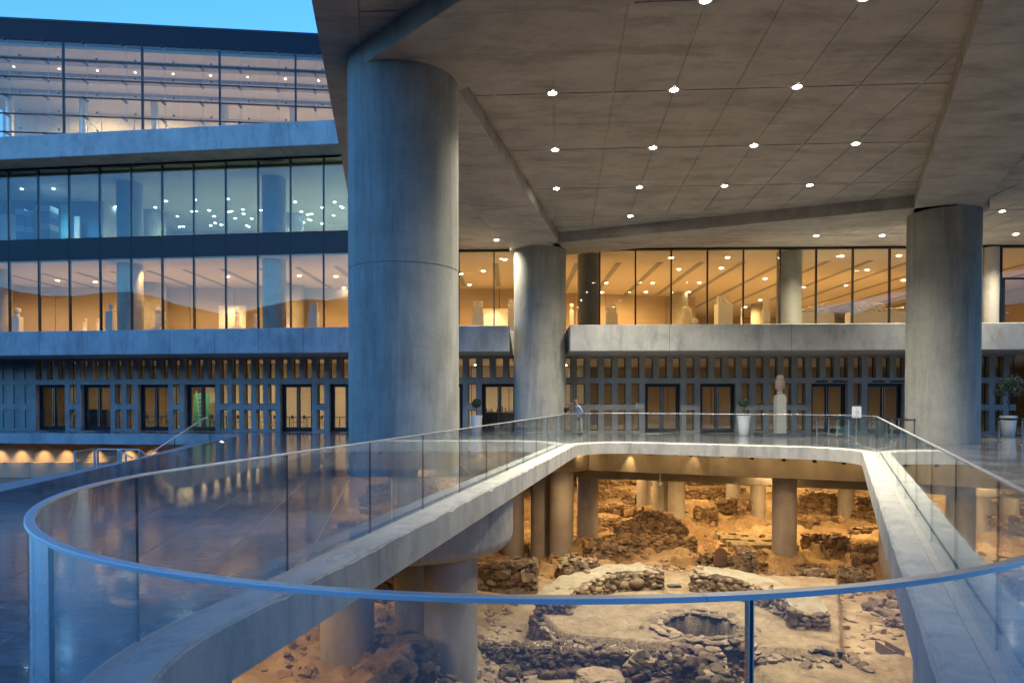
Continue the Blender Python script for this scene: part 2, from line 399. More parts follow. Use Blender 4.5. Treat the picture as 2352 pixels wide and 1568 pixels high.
PLAZA = [(-9.6, -12), (26, -12), (36, 34.75), (0, 36.2), (-5.2, 36.4), (-40, 40.4), (-40, 37.0), (-13.6, 33.75), (-13.3, 30), (-12.75, 27.3), (-10.85, 19.5), (-10.35, 12), (-9.9, 4)]
plaza = slab_with_hole('plaza_slab', PLAZA, INN, -0.012, -.42, M['slab'], kind='structure')
# paving: tiles laid on the slab, each with its own edges
PL_CCW = PLAZA
tile_obj = empty('plaza_paving', (0, 0, 0), kind='structure')
ft = R(10.0)
def tw(u, v): return (u * math.cos(ft) - v * math.sin(ft), u * math.sin(ft) + v * math.cos(ft))
HOLE = [OUT[i] for i in range(len(OUT))]
HE = edges_of(loop_outline(-.02))
def inpoly(x, y, P):
    c = False; j = len(P) - 1
    for i in range(len(P)):
        if (P[i][1] > y) != (P[j][1] > y) and x < (P[j][0] - P[i][0]) * (y - P[i][1]) / (P[j][1] - P[i][1]) + P[i][0]: c = not c
        j = i
    return c
tiles = []
TW, TL, GAP = 0.90, 1.80, .006
for iu in range(-48, 44):
    for iv in range(-8, 24):
        u0 = iu * TW; v0 = iv * TL + (0.5 * TL if iu % 2 else 0)
        q = [tw(u0 + GAP, v0 + GAP), tw(u0 + TW - GAP, v0 + GAP), tw(u0 + TW - GAP, v0 + TL - GAP), tw(u0 + GAP, v0 + TL - GAP)]
        ins = [inpoly(x, y, PLAZA) for x, y in q]
        if not all(ins):
            continue
        cxm = sum(p[0] for p in q) / 4; cym = sum(p[1] for p in q) / 4
        if cym > 3 and abs(cxm) > cym * .8 + 6: continue
        # cut away what lies over the opening
        pieces = []; rest = [q]
        if any(all(a * x + b * y < c for a, b, c in HE) for x, y in q) or math.hypot(cxm - .17, cym - 4.6) < 4.2 or (min(p[1] for p in q) < 29.5):
            for a, b, c in HE:
                nr = []
                for P in rest:
                    o_ = halfclip(P, -a, -b, -c)
                    if len(o_) > 2: pieces.append(o_)
                    i_ = halfclip(P, a, b, c)
                    if len(i_) > 2: nr.append(i_)
                rest = nr
                if not rest: break
            if not rest: pieces = [q]
        else: pieces = [q]
        pieces = [p for p in pieces if len(p) > 2]
        if pieces: tiles.append((math.hypot(cxm, cym) + abs(cxm) * .3 + (100 if cym < abs(cxm) * 1.25 - 1 else 0), pieces))
tiles.sort(key=lambda t: t[0])
def tile_mb(pieces, m):
    for P in pieces:
        ar = sum(P[i][0] * P[(i + 1) % len(P)][1] - P[(i + 1) % len(P)][0] * P[i][1] for i in range(len(P)))
        if abs(ar) < 1e-3: continue
        if ar < 0: P = P[::-1]
        k = len(P); n = len(m.v); m.v += [(x, y, 0.0) for x, y in P] + [(x, y, -.0115) for x, y in P]
        m.f.append(tuple(range(n, n + k)))
        for i in range(k): j = (i + 1) % k; m.f.append((n + k + i, n + k + j, n + j, n + i))
for i, (d, pcs) in enumerate(tiles[:300]):
    m = MB(); tile_mb(pcs, m)
    if not m.v: continue
    me = bpy.data.meshes.new('paving_tile'); me.from_pydata(m.v, [], m.f); me.materials.append(M['floor']); put('paving_tile', me, tile_obj)
m = MB()
for d, pcs in tiles[300:]: tile_mb(pcs, m)
me = bpy.data.meshes.new('far_paving_tiles'); me.from_pydata(m.v, [], m.f); me.materials.append(M['floor'])
put('far_paving_tiles', me, tile_obj, kind='stuff')
# thin bedding sheet between slab and tiles (grout colour)
hs = slab_with_hole('grout_bed', PLAZA, loop_outline(-.02), -.004, -.010, M['grout'], kind='structure')

# kerb round the opening (upstand inside the glass line)
kerb = empty('opening_kerb', (0, 0, 0), label='chipped pale concrete kerb running round the opening in the plaza floor', category='kerb')
def strip(P, Q, z1, z0, wob=0.0, seed=0):
    m = MB(); n = len(P)
    # resample finer for a chipped arris
    return m
def ring(name, offA, offB, zt, zb, mat, sub=6, chip=0.0, parent=None):
    A, B = loop_outline(offA), loop_outline(offB); n = len(A); PA, PB = [], []
    for i in range(n):
        j = (i + 1) % n; L = math.hypot(A[j][0] - A[i][0], A[j][1] - A[i][1]); k = max(1, int(L / .12))
        for t in range(k): f = t / k; PA.append((A[i][0] + f * (A[j][0] - A[i][0]), A[i][1] + f * (A[j][1] - A[i][1]))); PB.append((B[i][0] + f * (B[j][0] - B[i][0]), B[i][1] + f * (B[j][1] - B[i][1])))
    m = MB(); k = len(PA)
    for i in range(k):
        nz = noise.noise(Vector((PB[i][0] * 2.1, PB[i][1] * 2.1, 0))) + .5 * noise.noise(Vector((PB[i][0] * 9, PB[i][1] * 9, 3)))
        c = chip * max(0, nz + .15)
        bx, by = PB[i]; ax, ay = PA[i]; dx, dy = ax - bx, ay - by; l = math.hypot(dx, dy); dx, dy = dx / l, dy / l
        zz = zt + .004 * noise.noise(Vector((ax * 3, ay * 3, 9)))
        m.v += [(ax, ay, zb), (ax, ay, zt), (bx + dx * (c + .012), by + dy * (c + .012), zz), (bx, by, zt - .012 - c * .8), (bx, by, zb)]
    for i in range(k):
        j = (i + 1) % k
        for a in range(4): m.f.append((i * 5 + a, j * 5 + a, j * 5 + a + 1, i * 5 + a + 1))
        m.f.append((i * 5 + 4, j * 5 + 4, j * 5, i * 5))
    return m.obj(name, mat, parent)
ring('kerb_beam', .12, .42, .004, -.44, M['kerb'], chip=.05, parent=kerb)
ring('kerb_top', .125, .40, .022, -.002, M['kerbtop'], chip=.045, parent=kerb)
ring('gutter', .022, .118, -.005, -.03, M['wall'], parent=kerb)
ring('glass_channel', -.018, .020, .008, -.03, M['wall'], parent=kerb)

# ------------------------------------------------------------------ canopy, beams, main columns
ZC, ZB = 9.65, 9.16
canopy = empty('entrance_canopy', (0, 8, ZC), label='huge concrete canopy over the plaza with recessed round downlights and deep beams', category='canopy')
CPW = [(-2.75, 7.0), (23.5, 7.0), (33, 34.9), (0, 36.15), (-5.2, 36.35), (-8.1, 36.7)]
def P2(pts): return [(p.x, p.y) for p in pts]
eL = [G(716, 0, ZC), G(800, 445, ZC)]
sl = (eL[1].x - eL[0].x) / (eL[1].y - eL[0].y); fx = lambda y: eL[0].x + sl * (y - eL[0].y)
CPW = [(fx(-1.0), -1.0), (19.5, -1.0), (33, 34.9), (0, 36.15), (-5.2, 36.35), (fx(36.8), 36.8)]
# solid slab above, soffit panels below with open joints
sm = MB(); sm.prism(CPW, ZC + .02, ZC + 1.15); so = sm.obj('canopy_slab', M['can'], canopy); so.matrix_parent_inverse = Matrix.Translation(canopy.location).inverted()
def pin(o, par): o.parent = par; o.matrix_parent_inverse = Matrix.Translation(Vector(par.location)).inverted(); return o
ga = R(-3.4)
lights_px = [(1620, 0), (1985, -6), (1269, 214), (1548, 206), (1831, 199), (1275, 344), (1500, 339), (1732, 334), (1966, 330), (1278, 433), (1469, 430), (1664, 427), (1860, 425),
             (1448, 496), (1875, 541), (2026, 541), (2302, 485), (2333, 538), (1140, 551)]
g0 = G(1275, 344, ZC); g1 = G(1500, 339, ZC); g2 = G(1278, 433, ZC)
ux, uy = (g1 - g0).normalized().x, (g1 - g0).normalized().y
PX = (g1 - g0).length / 2; rowd = Vector(((g2 - g0).x, (g2 - g0).y)); PY = abs(-uy * rowd.x + ux * rowd.y)
def cw(i, j):
    # follows the slight skew of the joint grid
    return (g0.x + i * PX * ux + j * rowd.x, g0.y + i * PX * uy + j * rowd.y)
CE = edges_of(CPW)
strips = []
for i in range(-7, 17):
    for j in range(-7, 5):
        q = [cw(i, j), cw(i + 1, j), cw(i + 1, j + 1), cw(i, j + 1)]
        cx_, cy_ = sum(p[0] for p in q) / 4, sum(p[1] for p in q) / 4
        q = [(cx_ + (p[0] - cx_) * (1 - .06 / PX), cy_ + (p[1] - cy_) * (1 - .055 / PY)) for p in q]
        P = q
        for a, b, c in CE:
            P = halfclip(P, a, b, c - (.0))
            if len(P) < 3: break
        # inset from the free left edge, where an edge strip runs
        if len(P) >= 3:
            P = halfclip(P, -1 / math.hypot(1, sl), sl / math.hypot(1, sl), -(eL[0].x - sl * eL[0].y) / math.hypot(1, sl) - .92)
        if len(P) < 3: continue
        mm = MB(); mm.prism(P, ZC - .001, ZC + .019); pin(mm.obj('soffit_panel', M['can']), canopy)
e0, e1 = (fx(-1.0), -1.0), (fx(36.8), 36.8)
nn = Vector((1, -sl)).normalized() * .89
mm = MB(); mm.prism([e0, (e0[0] + nn.x, e0[1] + nn.y), (e1[0] + nn.x, e1[1] + nn.y), e1], ZC - .03, ZC + .019); pin(mm.obj('edge_strip', M['can']), canopy)
COLS = [(-2.58, 16.36, 1.30), (1.40, 34.3, 1.30), (17.35, 27.55, 1.30)]
def beam(name, pts):
    mb = MB(); mb.prism(pts, ZB, ZC + .018); o = pin(mb.obj(name, M['can']), canopy); bevel(o, .02, 1); return o
def bm_pts(px): return [tuple(G(x, y, ZB)[:2]) for x, y in px]
def band(p, q, wdt, ext0=0, ext1=0):
    p, q = Vector(p), Vector(q); d = (q - p).normalized(); n = Vector((-d.y, d.x)) * wdt / 2; p = p - d * ext0; q = q + d * ext1
    return [tuple(p + n), tuple(q + n), tuple(q - n), tuple(p - n)][::-1]
c1, c2, c3 = [Vector(c[:2]) for c in COLS]
# beam A: edges read off the soffit
a0, a1 = G(823, 155, ZB), G(1059, 0, ZB); b0, b1 = G(1076, 200, ZB), G(1437, 17.4, ZB)
def ext(p, q, y):
    t = (y - p.y) / (q.y - p.y); return (p.x + t * (q.x - p.x), y)
def foot(c, p, q):
    d = Vector((q.x - p.x, q.y - p.y)).normalized(); v = Vector((c.x - p.x, c.y - p.y)); t = v.dot(d); return (p.x + d.x * t, p.y + d.y * t)
beam('canopy_beam', [foot(c1, a0, a1), ext(a0, a1, -.95), ext(b0, b1, -.95), foot(c1, b0, b1)])
r0, r1 = G(1055.4, 211.8, ZB), G(1284, 559, ZB); l0, l1 = G(1127.7, 522, ZB), G(1180, 574, ZB)
beam('canopy_beam', [foot(c1, l0, l1), foot(c1, r0, r1), foot(c2, r0, r1), foot(c2, l0, l1)])
f0, f1 = G(1285, 558, ZB), G(2097, 478, ZB)
k0, k1 = G(1806, 544, ZB), G(2084, 515, ZB)
def extx(p, q, x):
    t = (x - p.x) / (q.x - p.x); return (x, p.y + t * (q.y - p.y))
beam('canopy_beam', [extx(f0, f1, 1.9), extx(f0, f1, 17.0), extx(k0, k1, 17.6), (2.6, 35.3)])
d0, d1 = G(2099.5, 479, ZB), G(2261, 0, ZB); h0, h1 = G(2257.5, 475.7, ZB), G(2352, 350.7, ZB)
beam('canopy_beam', [ext(d0, d1, 27.3), ext(d0, d1, -.95), ext(h0, h1, -.95), ext(h0, h1, 27.3)])

for (x, y, r_) in COLS[1:]:
    mb = MB(); mb.lathe(x, y, [(1.52, ZB + .004), (1.52, ZC + .017)], 48); pin(mb.obj('column_head', M['can'], None, True), canopy)
col_lab = ['massive round concrete column standing beside the left rail, blue dusk light on its left side',
           'slimmer looking far concrete column standing between the balcony slab ends, behind the rail corner',
           'tall concrete column on the right beside the queue barrier posts']
jz = [(5.72,), (3.55,), (4.95,)]
for (x, y, r), lb, jj in zip(COLS, col_lab, [4.75, 4.14, 4.86]):
    t = empty('concrete_column', (x, y, 0), label=lb, category='column', group='round concrete columns carrying the canopy')
    mb = MB(); mb.lathe(0, 0, [(r, 0.0), (r, jj - .012)], 96); mb.obj('lower_shaft', M['col'], t, True)
    mb = MB(); mb.lathe(0, 0, [(r - .012, jj - .011), (r - .012, jj + .012)], 96); mb.obj('cast_joint', M['wall'], t, True)
    mb = MB(); mb.lathe(0, 0, [(r, jj + .013), (r, ZC + .01)], 96); mb.obj('upper_shaft', M['col'], t, True)

dl_me = MB().lathe(0, 0, [(.001, .0), (.100, .0)], 20, False).mesh('lamp_disc', M['lampw'])
rim_me = MB().lathe(0, 0, [(.115, .012), (.115, -.012), (.15, -.012), (.15, .012)], 24, False).mesh('trim_ring', M['rail'], True)
DLAB = ['largest downlight, cut by the top edge above the middle of the soffit', 'downlight at the very top edge, right of the largest one',
        'big downlight closest to the massive left column', 'big downlight in the middle of the nearest full row', 'big downlight at the right end of the nearest full row',
        'leftmost downlight of the second full row', 'second downlight from the left in the second full row', 'third downlight from the left in the second full row', 'rightmost downlight of the second full row, beside the deep beam',
        'leftmost downlight of the third full row, above the far column', 'second downlight from the left in the third full row', 'third downlight from the left in the third full row', 'rightmost downlight of the third full row',
        'single small downlight just above the sloping far beam', 'far small downlight over the gallery windows, left of two', 'far small downlight over the gallery windows, next to the tall right column',
        'downlight right of the tall right column, the higher one', 'downlight at the right edge behind the tall right column, the lower one', 'small downlight seen between the massive column and the far column']
for i, (x, y) in enumerate(lights_px):
    p = G(x, y, ZC)
    lab = DLAB[i]
    t = empty('downlight', (p.x, p.y, ZC - .004), label=lab, category='downlight', group='downlights in the canopy soffit')
    put('trim_ring', rim_me, t); put('lamp_disc', dl_me, t, loc=(0, 0, -.006))
    spot('downlight_beam', (0, 0, -.03), (0, 0, -5), 420 * K_CAN, (1, .91, .72), R(128), .8, .11, t)

# ------------------------------------------------------------------ museum building
mus = empty('museum_building', (0, 36, 0), label='long concrete and glass museum behind the plaza with lit galleries and a rooftop glass hall', category='building')
def mobj(mb, name, mat, smooth=False, **pr):
    o = mb.obj(name, mat, None, smooth, **pr); return pin(o, mus)
YR, MR, YL, ML = 36.2, -.038, 35.8, -.115
aR_, aL_ = math.atan(MR), math.atan(ML)
XB = -5.2
FR = Fr(0, YR, aR_)      # s=0 at X=0
FL = Fr(XB, YL + ML * XB, aL_)   # s=0 at bend, negative to the left
def sR(px, z): return onl(px, YR, MR, z) / math.cos(aR_)
def sL(px, z): return (onl(px, YL, ML, z) - XB) / math.cos(aL_)
ZROW = [(0.10, 1.18), (1.49, 2.58), (2.88, 3.96)]
WT = 4.05
def punched(fr, s_first, p, kmin, kmax, doors, blind, s0, s1, zt=WT):
    """wall with slot openings; glass set .33 behind the face"""
    th, sw = .45, .42
    wall = MB(); allslots = [s_first + k * p for k in range(kmin, kmax + 1)]
    dset = set(); dr = []
    for d in doors: dset |= {d, d + 1, d + 2}; dr.append((s_first + d * p - sw / 2 - .002, s_first + (d + 2) * p + sw / 2 + .002))
    def segs(excl):
        cur = s0; out = []
        for a, b in sorted(excl):
            if b <= s0 or a >= s1: continue
            if a > cur: out.append((cur, a))
            cur = max(cur, b)
        if cur < s1: out.append((cur, s1))
        return out
    B = lambda a, b, z0, z1: wall.box(a, b, -th, 0, z0, z1, fr)
    for a, b in segs(dr): B(a, b, -.01, ZROW[0][0]); B(a, b, ZROW[0][1], ZROW[1][0])
    B(s0, s1, ZROW[1][1], ZROW[2][0]); B(s0, s1, ZROW[2][1], zt)
    for r, (za, zb) in enumerate(ZROW):
        ex = [] if r == 2 else list(dr)
        for k in range(kmin, kmax + 1):
            if r < 2 and k in dset: continue
            c = s_first + k * p
            ex.append((c - sw / 2, c + sw / 2))
        for a, b in segs(ex): B(a, b, za, zb)
    mobj(wall, 'perforated_wall', M['wall'])
    pane = MB().box(-.21, .21, -.008, .008, 0, 1.09).mesh('slot_pane', M['pane']); blk = MB().box(-.21, .21, -.05, .05, 0, 1.09).mesh('blind_panel', M['wall'])
    for r, (za, zb) in enumerate(ZROW):
        for k in range(kmin, kmax + 1):
            if r < 2 and k in dset: continue
            c = s_first + k * p; bl = k in blind
            q = fr(c, -.12 if bl else -.33, za)
            o = put('blind_panel' if bl else 'slot_pane', blk if bl else pane, None, loc=q, rot=(0, 0, fr.a)); pin(o, mus)
            if not bl:
                f = MB(); t0, t1 = -.35, -.31
                f.box(c - .21, c - .185, t0, t1, za, zb, fr).box(c + .185, c + .21, t0, t1, za, zb, fr).box(c - .185, c + .185, t0, t1, za, za + .03, fr).box(c - .185, c + .185, t0, t1, zb - .03, zb, fr)
                mobj(f, 'slot_frame', M['frame'])
    for a, b in dr:
        a += .003; b -= .003; m_ = (a + b) / 2; t0, t1 = -.42, -.30
        f = MB(); zt_ = 2.575
        f.box(a, a + .09, t0, t1, 0, zt_, fr).box(b - .09, b, t0, t1, 0, zt_, fr).box(a + .09, b - .09, t0, t1, zt_ - .10, zt_, fr).box(a + .09, b - .09, t0, t1, 0, .05, fr)
        mobj(f, 'door_frame', M['frame'])
        for lo, hi, hs_ in ((a + .092, m_ - .004, 1), (m_ + .004, b - .092, -1)):
            f = MB(); f.box(lo, lo + .10, t0 + .02, t1 - .02, .052, zt_ - .102, fr).box(hi - .10, hi, t0 + .02, t1 - .02, .052, zt_ - .102, fr)
            f.box(lo + .10, hi - .10, t0 + .02, t1 - .02, .052, .22, fr).box(lo + .10, hi - .10, t0 + .02, t1 - .02, zt_ - .16, zt_ - .102, fr)
            d_ = mobj(f, 'door_leaf', M['frame'])
            g_ = MB().box(lo + .101, hi - .101, -.367, -.353, .221, zt_ - .161, fr).obj('door_pane', M['pane'], None); g_.parent = d_
            hx = hi - .04 if hs_ > 0 else lo + .04
            h_ = MB().tube([fr(hx, -.25, .25), fr(hx, -.25, 2.40)], .018, 8)
            h_.tube([fr(hx, -.25, .5), fr(hx, -.32, .5)], .01, 6).tube([fr(hx, -.25, 2.1), fr(hx, -.32, 2.1)], .01, 6)
            h_ = h_.obj('door_handle', M['chrome'], None); h_.parent = d_
    # thin casting joints
    jm = MB()
    for k in range(kmin, kmax + 1, 4):
        c = s_first + k * p
        if k in dset: continue
        for za, zb in ((ZROW[0][1], ZROW[1][0]), (ZROW[1][1], ZROW[2][0]), (ZROW[2][1], zt)): jm.box(c - .009, c + .009, -.02, .003, za, zb - .001, fr)
    mobj(jm, 'casting_joint', M['seal'])
pR = (sR(2034.6, 2) - sR(1333.7, 2)) / 22
punched(FR, sR(1333.7, 2), pR, -11, 31, [-11, -7, 5, 9, 17, 21], [], XB / math.cos(aR_) + .0, sR(2334, 2))
sj0 = sL(13.3, 2); pL = (sL(736, 2) - sj0) / 27
punched(FL, sj0, pL, -14, 35, [3, 7, 12, 16, 24, 28], [-14, -13, -12, -11, -10, -9, -8, -7, -6, -5, -4, -3, -2, -1, 0, 1, 2], sj0 - 15 * pL, 0)

# balcony slabs (fascia) and soffits
FS_R = Fr(0, 32.94, math.atan(-.05)); FS_L = Fr(-4, 33.14, math.atan(-.13))
zs0, zs1 = 4.05, 5.31
def quad_slab(x0, x1, fa, fb, yb0, yb1, z0, z1, name, mat, jt=0):
    mb = MB(); mb.prism([(x0, fa), (x1, fb), (x1, yb1), (x0, yb0)], z0, z1); o = mobj(mb, name, mat); bevel(o, .025, 1); return o
yw = lambda X: (YL + ML * X) if X < XB else (YR + MR * X)
fL = lambda X: 33.14 - .13 * (X + 4); fRr = lambda X: 32.94 - .05 * X
quad_slab(-34, -4, fL(-34), fL(-4), yw(-34) + .5, yw(-4) + .5, zs0, zs1, 'balcony_slab', M['slab'])
quad_slab(-3.998, -.12, fL(-4), fRr(-.12), yw(-4) + .5, yw(-.12) + .5, zs0, zs1, 'balcony_slab', M['slab'])
quad_slab(-.118, 2.78, 35.75, 35.75, yw(0) + .5, yw(2.78) + .5, zs0, zs1, 'balcony_slab', M['slab'])
quad_slab(2.782, 36, fRr(2.78), fRr(36), yw(2.78) + .5, yw(36) + .5, zs0, zs1, 'balcony_slab', M['slab'])
# fascia joints
jm = MB()
for X in [onl(x, 32.62, -.13, 4.7) for x in (90, 189, 290, 389, 493, 593, 697)]:
    a = Fr(X, fL(X), math.atan(-.13)); jm.box(-.008, .008, -.01, .003, zs0 + .02, zs1 - .02, a)
for X in (7.5, 13.2): a = Fr(X, fRr(X), math.atan(-.05)); jm.box(-.008, .008, -.01, .003, zs0 + .02, zs1 - .02, a)
mobj(jm, 'fascia_joint', M['seal'])
us0, us1 = 14.85, 16.1
fU = lambda X: 34.15 - .1224 * X
quad_slab(-34, 4, fU(-34), fU(4), 46, 44, us0, us1, 'upper_slab', M['slab'])
jm = MB()
for px in (60, 300, 460, 640, 730):
    a = (px - CX) / F; X = a * 35.5; jm.v += []; 
    mobj(MB().box(X - .012, X + .012, fU(X) + .05, 40, us0 - .003, us0 + .01), 'soffit_joint', M['seal'])

# curtain wall bands
mull_R = [1054, 1134.7] + [1216, 1297] + [1377.7, 1459.7, 1541.7, 1625, 1707.5, 1791.5, 1875, 1959, 2043.6, 2128, 2213, 2300, 2388]
mull_L = [-50, 20.8, 89.2, 159.7, 230.2, 301.4, 372.6, 445.1, 518.4, 592, 667, 743, 820, 898, 976]
def band_win(fr, S, z0, z1, pmat, nm):
    for i in range(len(S)):
        mobj(MB().box(S[i] - .03, S[i] + .03, -.14, .03, z0, z1, fr), 'mullion', M['frame'])
        if i + 1 < len(S): mobj(MB().box(S[i] + .031, S[i + 1] - .031, -.012, .006, z0 + .002, z1 - .002, fr), 'window_pane', pmat)
SR = [sR(x, 7.3) for x in mull_R]; SL_ = [sL(x, 7.3) for x in mull_L]; SL_[-1] = -.05
band_win(FR, [XB + .05] + SR, zs1 + .02, 9.55, M['pane'], 'r'); band_win(FL, SL_, zs1 + .02, 9.62, M['pane'], 'l')
SLu = [sL(x, 12.8) for x in [-52, 19, 87.5, 158, 228.5, 301.4, 372, 444.5, 518, 592.5, 667, 743, 820, 898, 976]]
band_win(FL, SLu, 10.84, us0 - .12, M['upane'], 'u')
mb = MB(); mb.box(XB, SR[-1], -.2, .05, 9.551, ZC - .005, FR); mobj(mb, 'head_frame', M['frame'])
mb = MB(); mb.box(SLu[0], SLu[-1], -.2, .04, us0 - .119, us0 - .002, FL); mobj(mb, 'head_frame', M['frame'])
for i in range(len(SLu) - 1):
    mobj(MB().box(SL_[i] + .006, SL_[i + 1] - .006, -.05, .012, 9.63, 10.83, FL), 'spandrel_panel', M['spandrel'])
mb = MB(); mb.box(SL_[0], 0, -.30, -.06, 9.64, 10.82, FL); mobj(mb, 'spandrel_backing', M['frame'])
# right end of the gallery: dark frame door
s_a, s_b = sR(2300, 7), sR(2400, 7)
mb = MB(); mb.box(s_a + .05, s_b, -.02, .04, 7.9, 8.0, FR).box(s_a + .06, s_a + .16, -.02, .04, 5.33, 7.9, FR); mobj(mb, 'glazed_door_frame', M['frame'])
h_ = MB(); h_.tube([FR(s_a + .2, .06, 6.2), FR(s_a + .36, .06, 6.2)], .015, 6); mobj(h_, 'door_handle', M['chrome'])

# ------------------------------------------------------------------ interiors
def plate(pts, z0, z1, name, mat): mb = MB(); mb.prism(pts, z0, z1); return mobj(mb, name, mat)
inner = [(-38, yw(-38) + .2), (XB, yw(XB) + .2), (36, yw(36) + .2), (36, 72), (-38, 62)]
def wall_seg(p, q, z0, z1, name, mat, th=.2):
    p, q = Vector(p), Vector(q); a = math.atan2(q.y - p.y, q.x - p.x); f = Fr(p.x, p.y, a); L = (q - p).length
    return mobj(MB().box(0, L, -th, 0, z0, z1, f), name, mat)
# ground floor room
gfr = [(-38, yw(-38) + .46), (XB, yw(XB) + .46), (36, yw(36) + .46), (36, 52), (-38, 52)]
plate(gfr, -.30, .0, 'ground_room_floor', M['ifloor'])
plate(inner, 4.06, 4.5, 'ground_room_ceiling', M['ceil'])
plate(inner, 4.51, 5.2, 'gallery_floor', M['ifloor'])
plate([(p[0], p[1]) for p in inner], 9.56, 9.63, 'gallery_ceiling', M['ceil'])
plate(inner, 9.9, 10.25, 'restaurant_floor', M['ifloor'])
plate([(-38, 41), (8, 36), (8, 58), (-38, 58)], 14.72, 14.84, 'restaurant_ceiling', M['ceil'])
# back walls built of tall stone panels
def panel_wall(p, q, z0, z1, mat, n, name='wall_panel', gap=.02):
    p, q = Vector(p), Vector(q); a = math.atan2(q.y - p.y, q.x - p.x); f = Fr(p.x, p.y, a); L = (q - p).length; w_ = L / n
    for i in range(n): mobj(MB().box(i * w_ + gap, (i + 1) * w_ - gap, -.12, 0, z0, z1, f), name, mat)
    mobj(MB().box(0, L, -.3, -.13, z0, z1, f), 'wall_backing', M['dark'])
panel_wall((-38, 47.5), (2.2, 48.5), 5.2, 9.56, M['warmwall'], 13)
panel_wall((2.3, 50), (14, 52.2), 5.2, 9.56, M['warmwall'], 5)
panel_wall((14, 64), (36, 66), 5.2, 9.56, M['warmwall'], 7)
wall_seg((-38, 40.4), (-38, 62), 0, 14.7, 'side_wall', M['pale']); wall_seg((36, 62), (36, 35.6), 0, 9.6, 'side_wall', M['warmwall'])
panel_wall((-38, 47.2), (-20, 46.4), 0, 4.06, M['warmwall'], 5); panel_wall((-20, 44.2), (-8, 43.8), 0, 4.06, M['pale'], 5); panel_wall((-8, 47), (5, 47), 0, 4.06, M['pale'], 5)
panel_wall((5, 49), (36, 49), 0, 4.06, M['warmwall'], 10)
panel_wall((-26.1, 53), (8, 52.2), 10.25, 14.72, M['pale'], 9)
wall_seg((-38, 44.5), (-26.9, 45.0), 10.25, 14.70, 'service_wall', M['blue']); wall_seg((-26.8, 45), (-26.2, 53.2), 10.25, 14.72, 'side_wall', M['pale'])
wall_seg((8, 53), (8, 36), 9.6, 14.8, 'side_wall', M['pale'])
# troughs in the gallery ceiling
for i, X in enumerate(np.arange(-34, 34, 2.35)):
    mb = MB(); a = Fr(X, 0, 0); y0_ = yw(X) + 3.2; mb.box(X, X + .32, y0_, y0_ + (7.5 if X < 3 else 12 if X < 13 else 20), 9.535, 9.558); mobj(mb, 'lighting_trough', plain_dark if False else M['wall'])
# ceiling downlights of the rooms
disc = MB().lathe(0, 0, [(.001, 0), (.10, 0)], 14, False).mesh('lamp_disc', M['lampo'])
dischall = MB().lathe(0, 0, [(.001, 0), (.045, 0)], 10, False).mesh('lamp_disc', M['lampo'])
discw = MB().lathe(0, 0, [(.001, 0), (.075, 0)], 12, False).mesh('lamp_disc', M['lampw'])
def c8(x, y): return (1535.3 + .3472 * x, 522.6 + .3472 * y)
def c5(x, y): return (784 + .3472 * x, 522.6 + .3472 * y)
def c2(x, y): return (.3472 * x, 522.6 + .3472 * y)
gal = [c8(18, 202), c8(391, 200), c8(767, 196), c8(1145, 191), c8(1525, 189), c8(205, 366), c8(135, 428), c8(607, 480), c8(510, 527), c8(1314, 282), c8(895, 394), c8(1173, 383), c8(1555, 350),
       c5(792, 308), c5(1083, 214), c5(848, 380), c5(1752, 368), c5(1725, 430), c5(2060, 368), c5(2015, 428), c5(1977, 483), c5(940, 290), c8(70, 278), c8(350, 270), c8(640, 340),
       c2(382, 352), c2(630, 362), c2(1505, 325), c2(1980, 320), c2(2222, 325), c2(2275, 400)]
def lamp_thing(px, z, me, lab, grp, name='ceiling_lamp'):
    p = G(px[0], px[1], z); o = put(name, me, None, loc=p, label=lab, category='lamp', group=grp); return o
ORD = 'first second third fourth fifth sixth seventh eighth ninth tenth eleventh twelfth thirteenth fourteenth fifteenth sixteenth seventeenth eighteenth nineteenth twentieth twenty-first twenty-second twenty-third twenty-fourth twenty-fifth twenty-sixth twenty-seventh twenty-eighth twenty-ninth thirtieth thirty-first thirty-second thirty-third thirty-fourth thirty-fifth thirty-sixth thirty-seventh thirty-eighth thirty-ninth fortieth forty-first forty-second'.split()
for k, px in enumerate(sorted(gal)): lamp_thing(px, 9.53, disc, 'gallery ceiling lamp behind the glass, %s counting from the left' % ORD[k], 'ceiling lamps of the gallery')
ups = [(144, 1252), (355, 1250), (1097, 1332), (769, 1368), (881, 1410), (1027, 1373), (1290, 1323), (1270, 1400), (1297, 1399), (1385, 1393), (1417, 1432), (1424, 1476), (1394, 1493), (1464, 1488), (1173, 1432), (1188, 1501), (1213, 1500), (1509, 1318),
       (1514, 1403), (1532, 1399), (1607, 1387), (1612, 1416), (1555, 1446), (1665, 1447), (1633, 1493), (1646, 1500), (1716, 1393), (1733, 1392), (1953, 1338), (1993, 1401), (2036, 1422), (2061, 1417), (2041, 1452), (2055, 1458), (2008, 1472), (2131, 1374), (2213, 1339), (2257, 1368), (2267, 1376), (2206, 1426), (2130, 1480)]
for k, (x, y) in enumerate(sorted(ups)): lamp_thing((.3472 * x, .3472 * y), 14.70, discw, 'tiny upper floor ceiling lamp behind bluish glass, %s from the left' % ORD[k], 'ceiling lamps of the upper floor')
gnd = [(418, 929), (560, 935), (566, 942), (645, 949), (1250, 930), (1251, 942), (1560, 940), (2042, 942), (2134, 932), (2132, 950), (2197, 953)]
for k, (x, y) in enumerate(gnd): lamp_thing(c2(x, y), 4.04, discw, 'tiny lamp seen through the left slotted wall, %s from the left' % ORD[k], 'ceiling lamps of the ground floor')
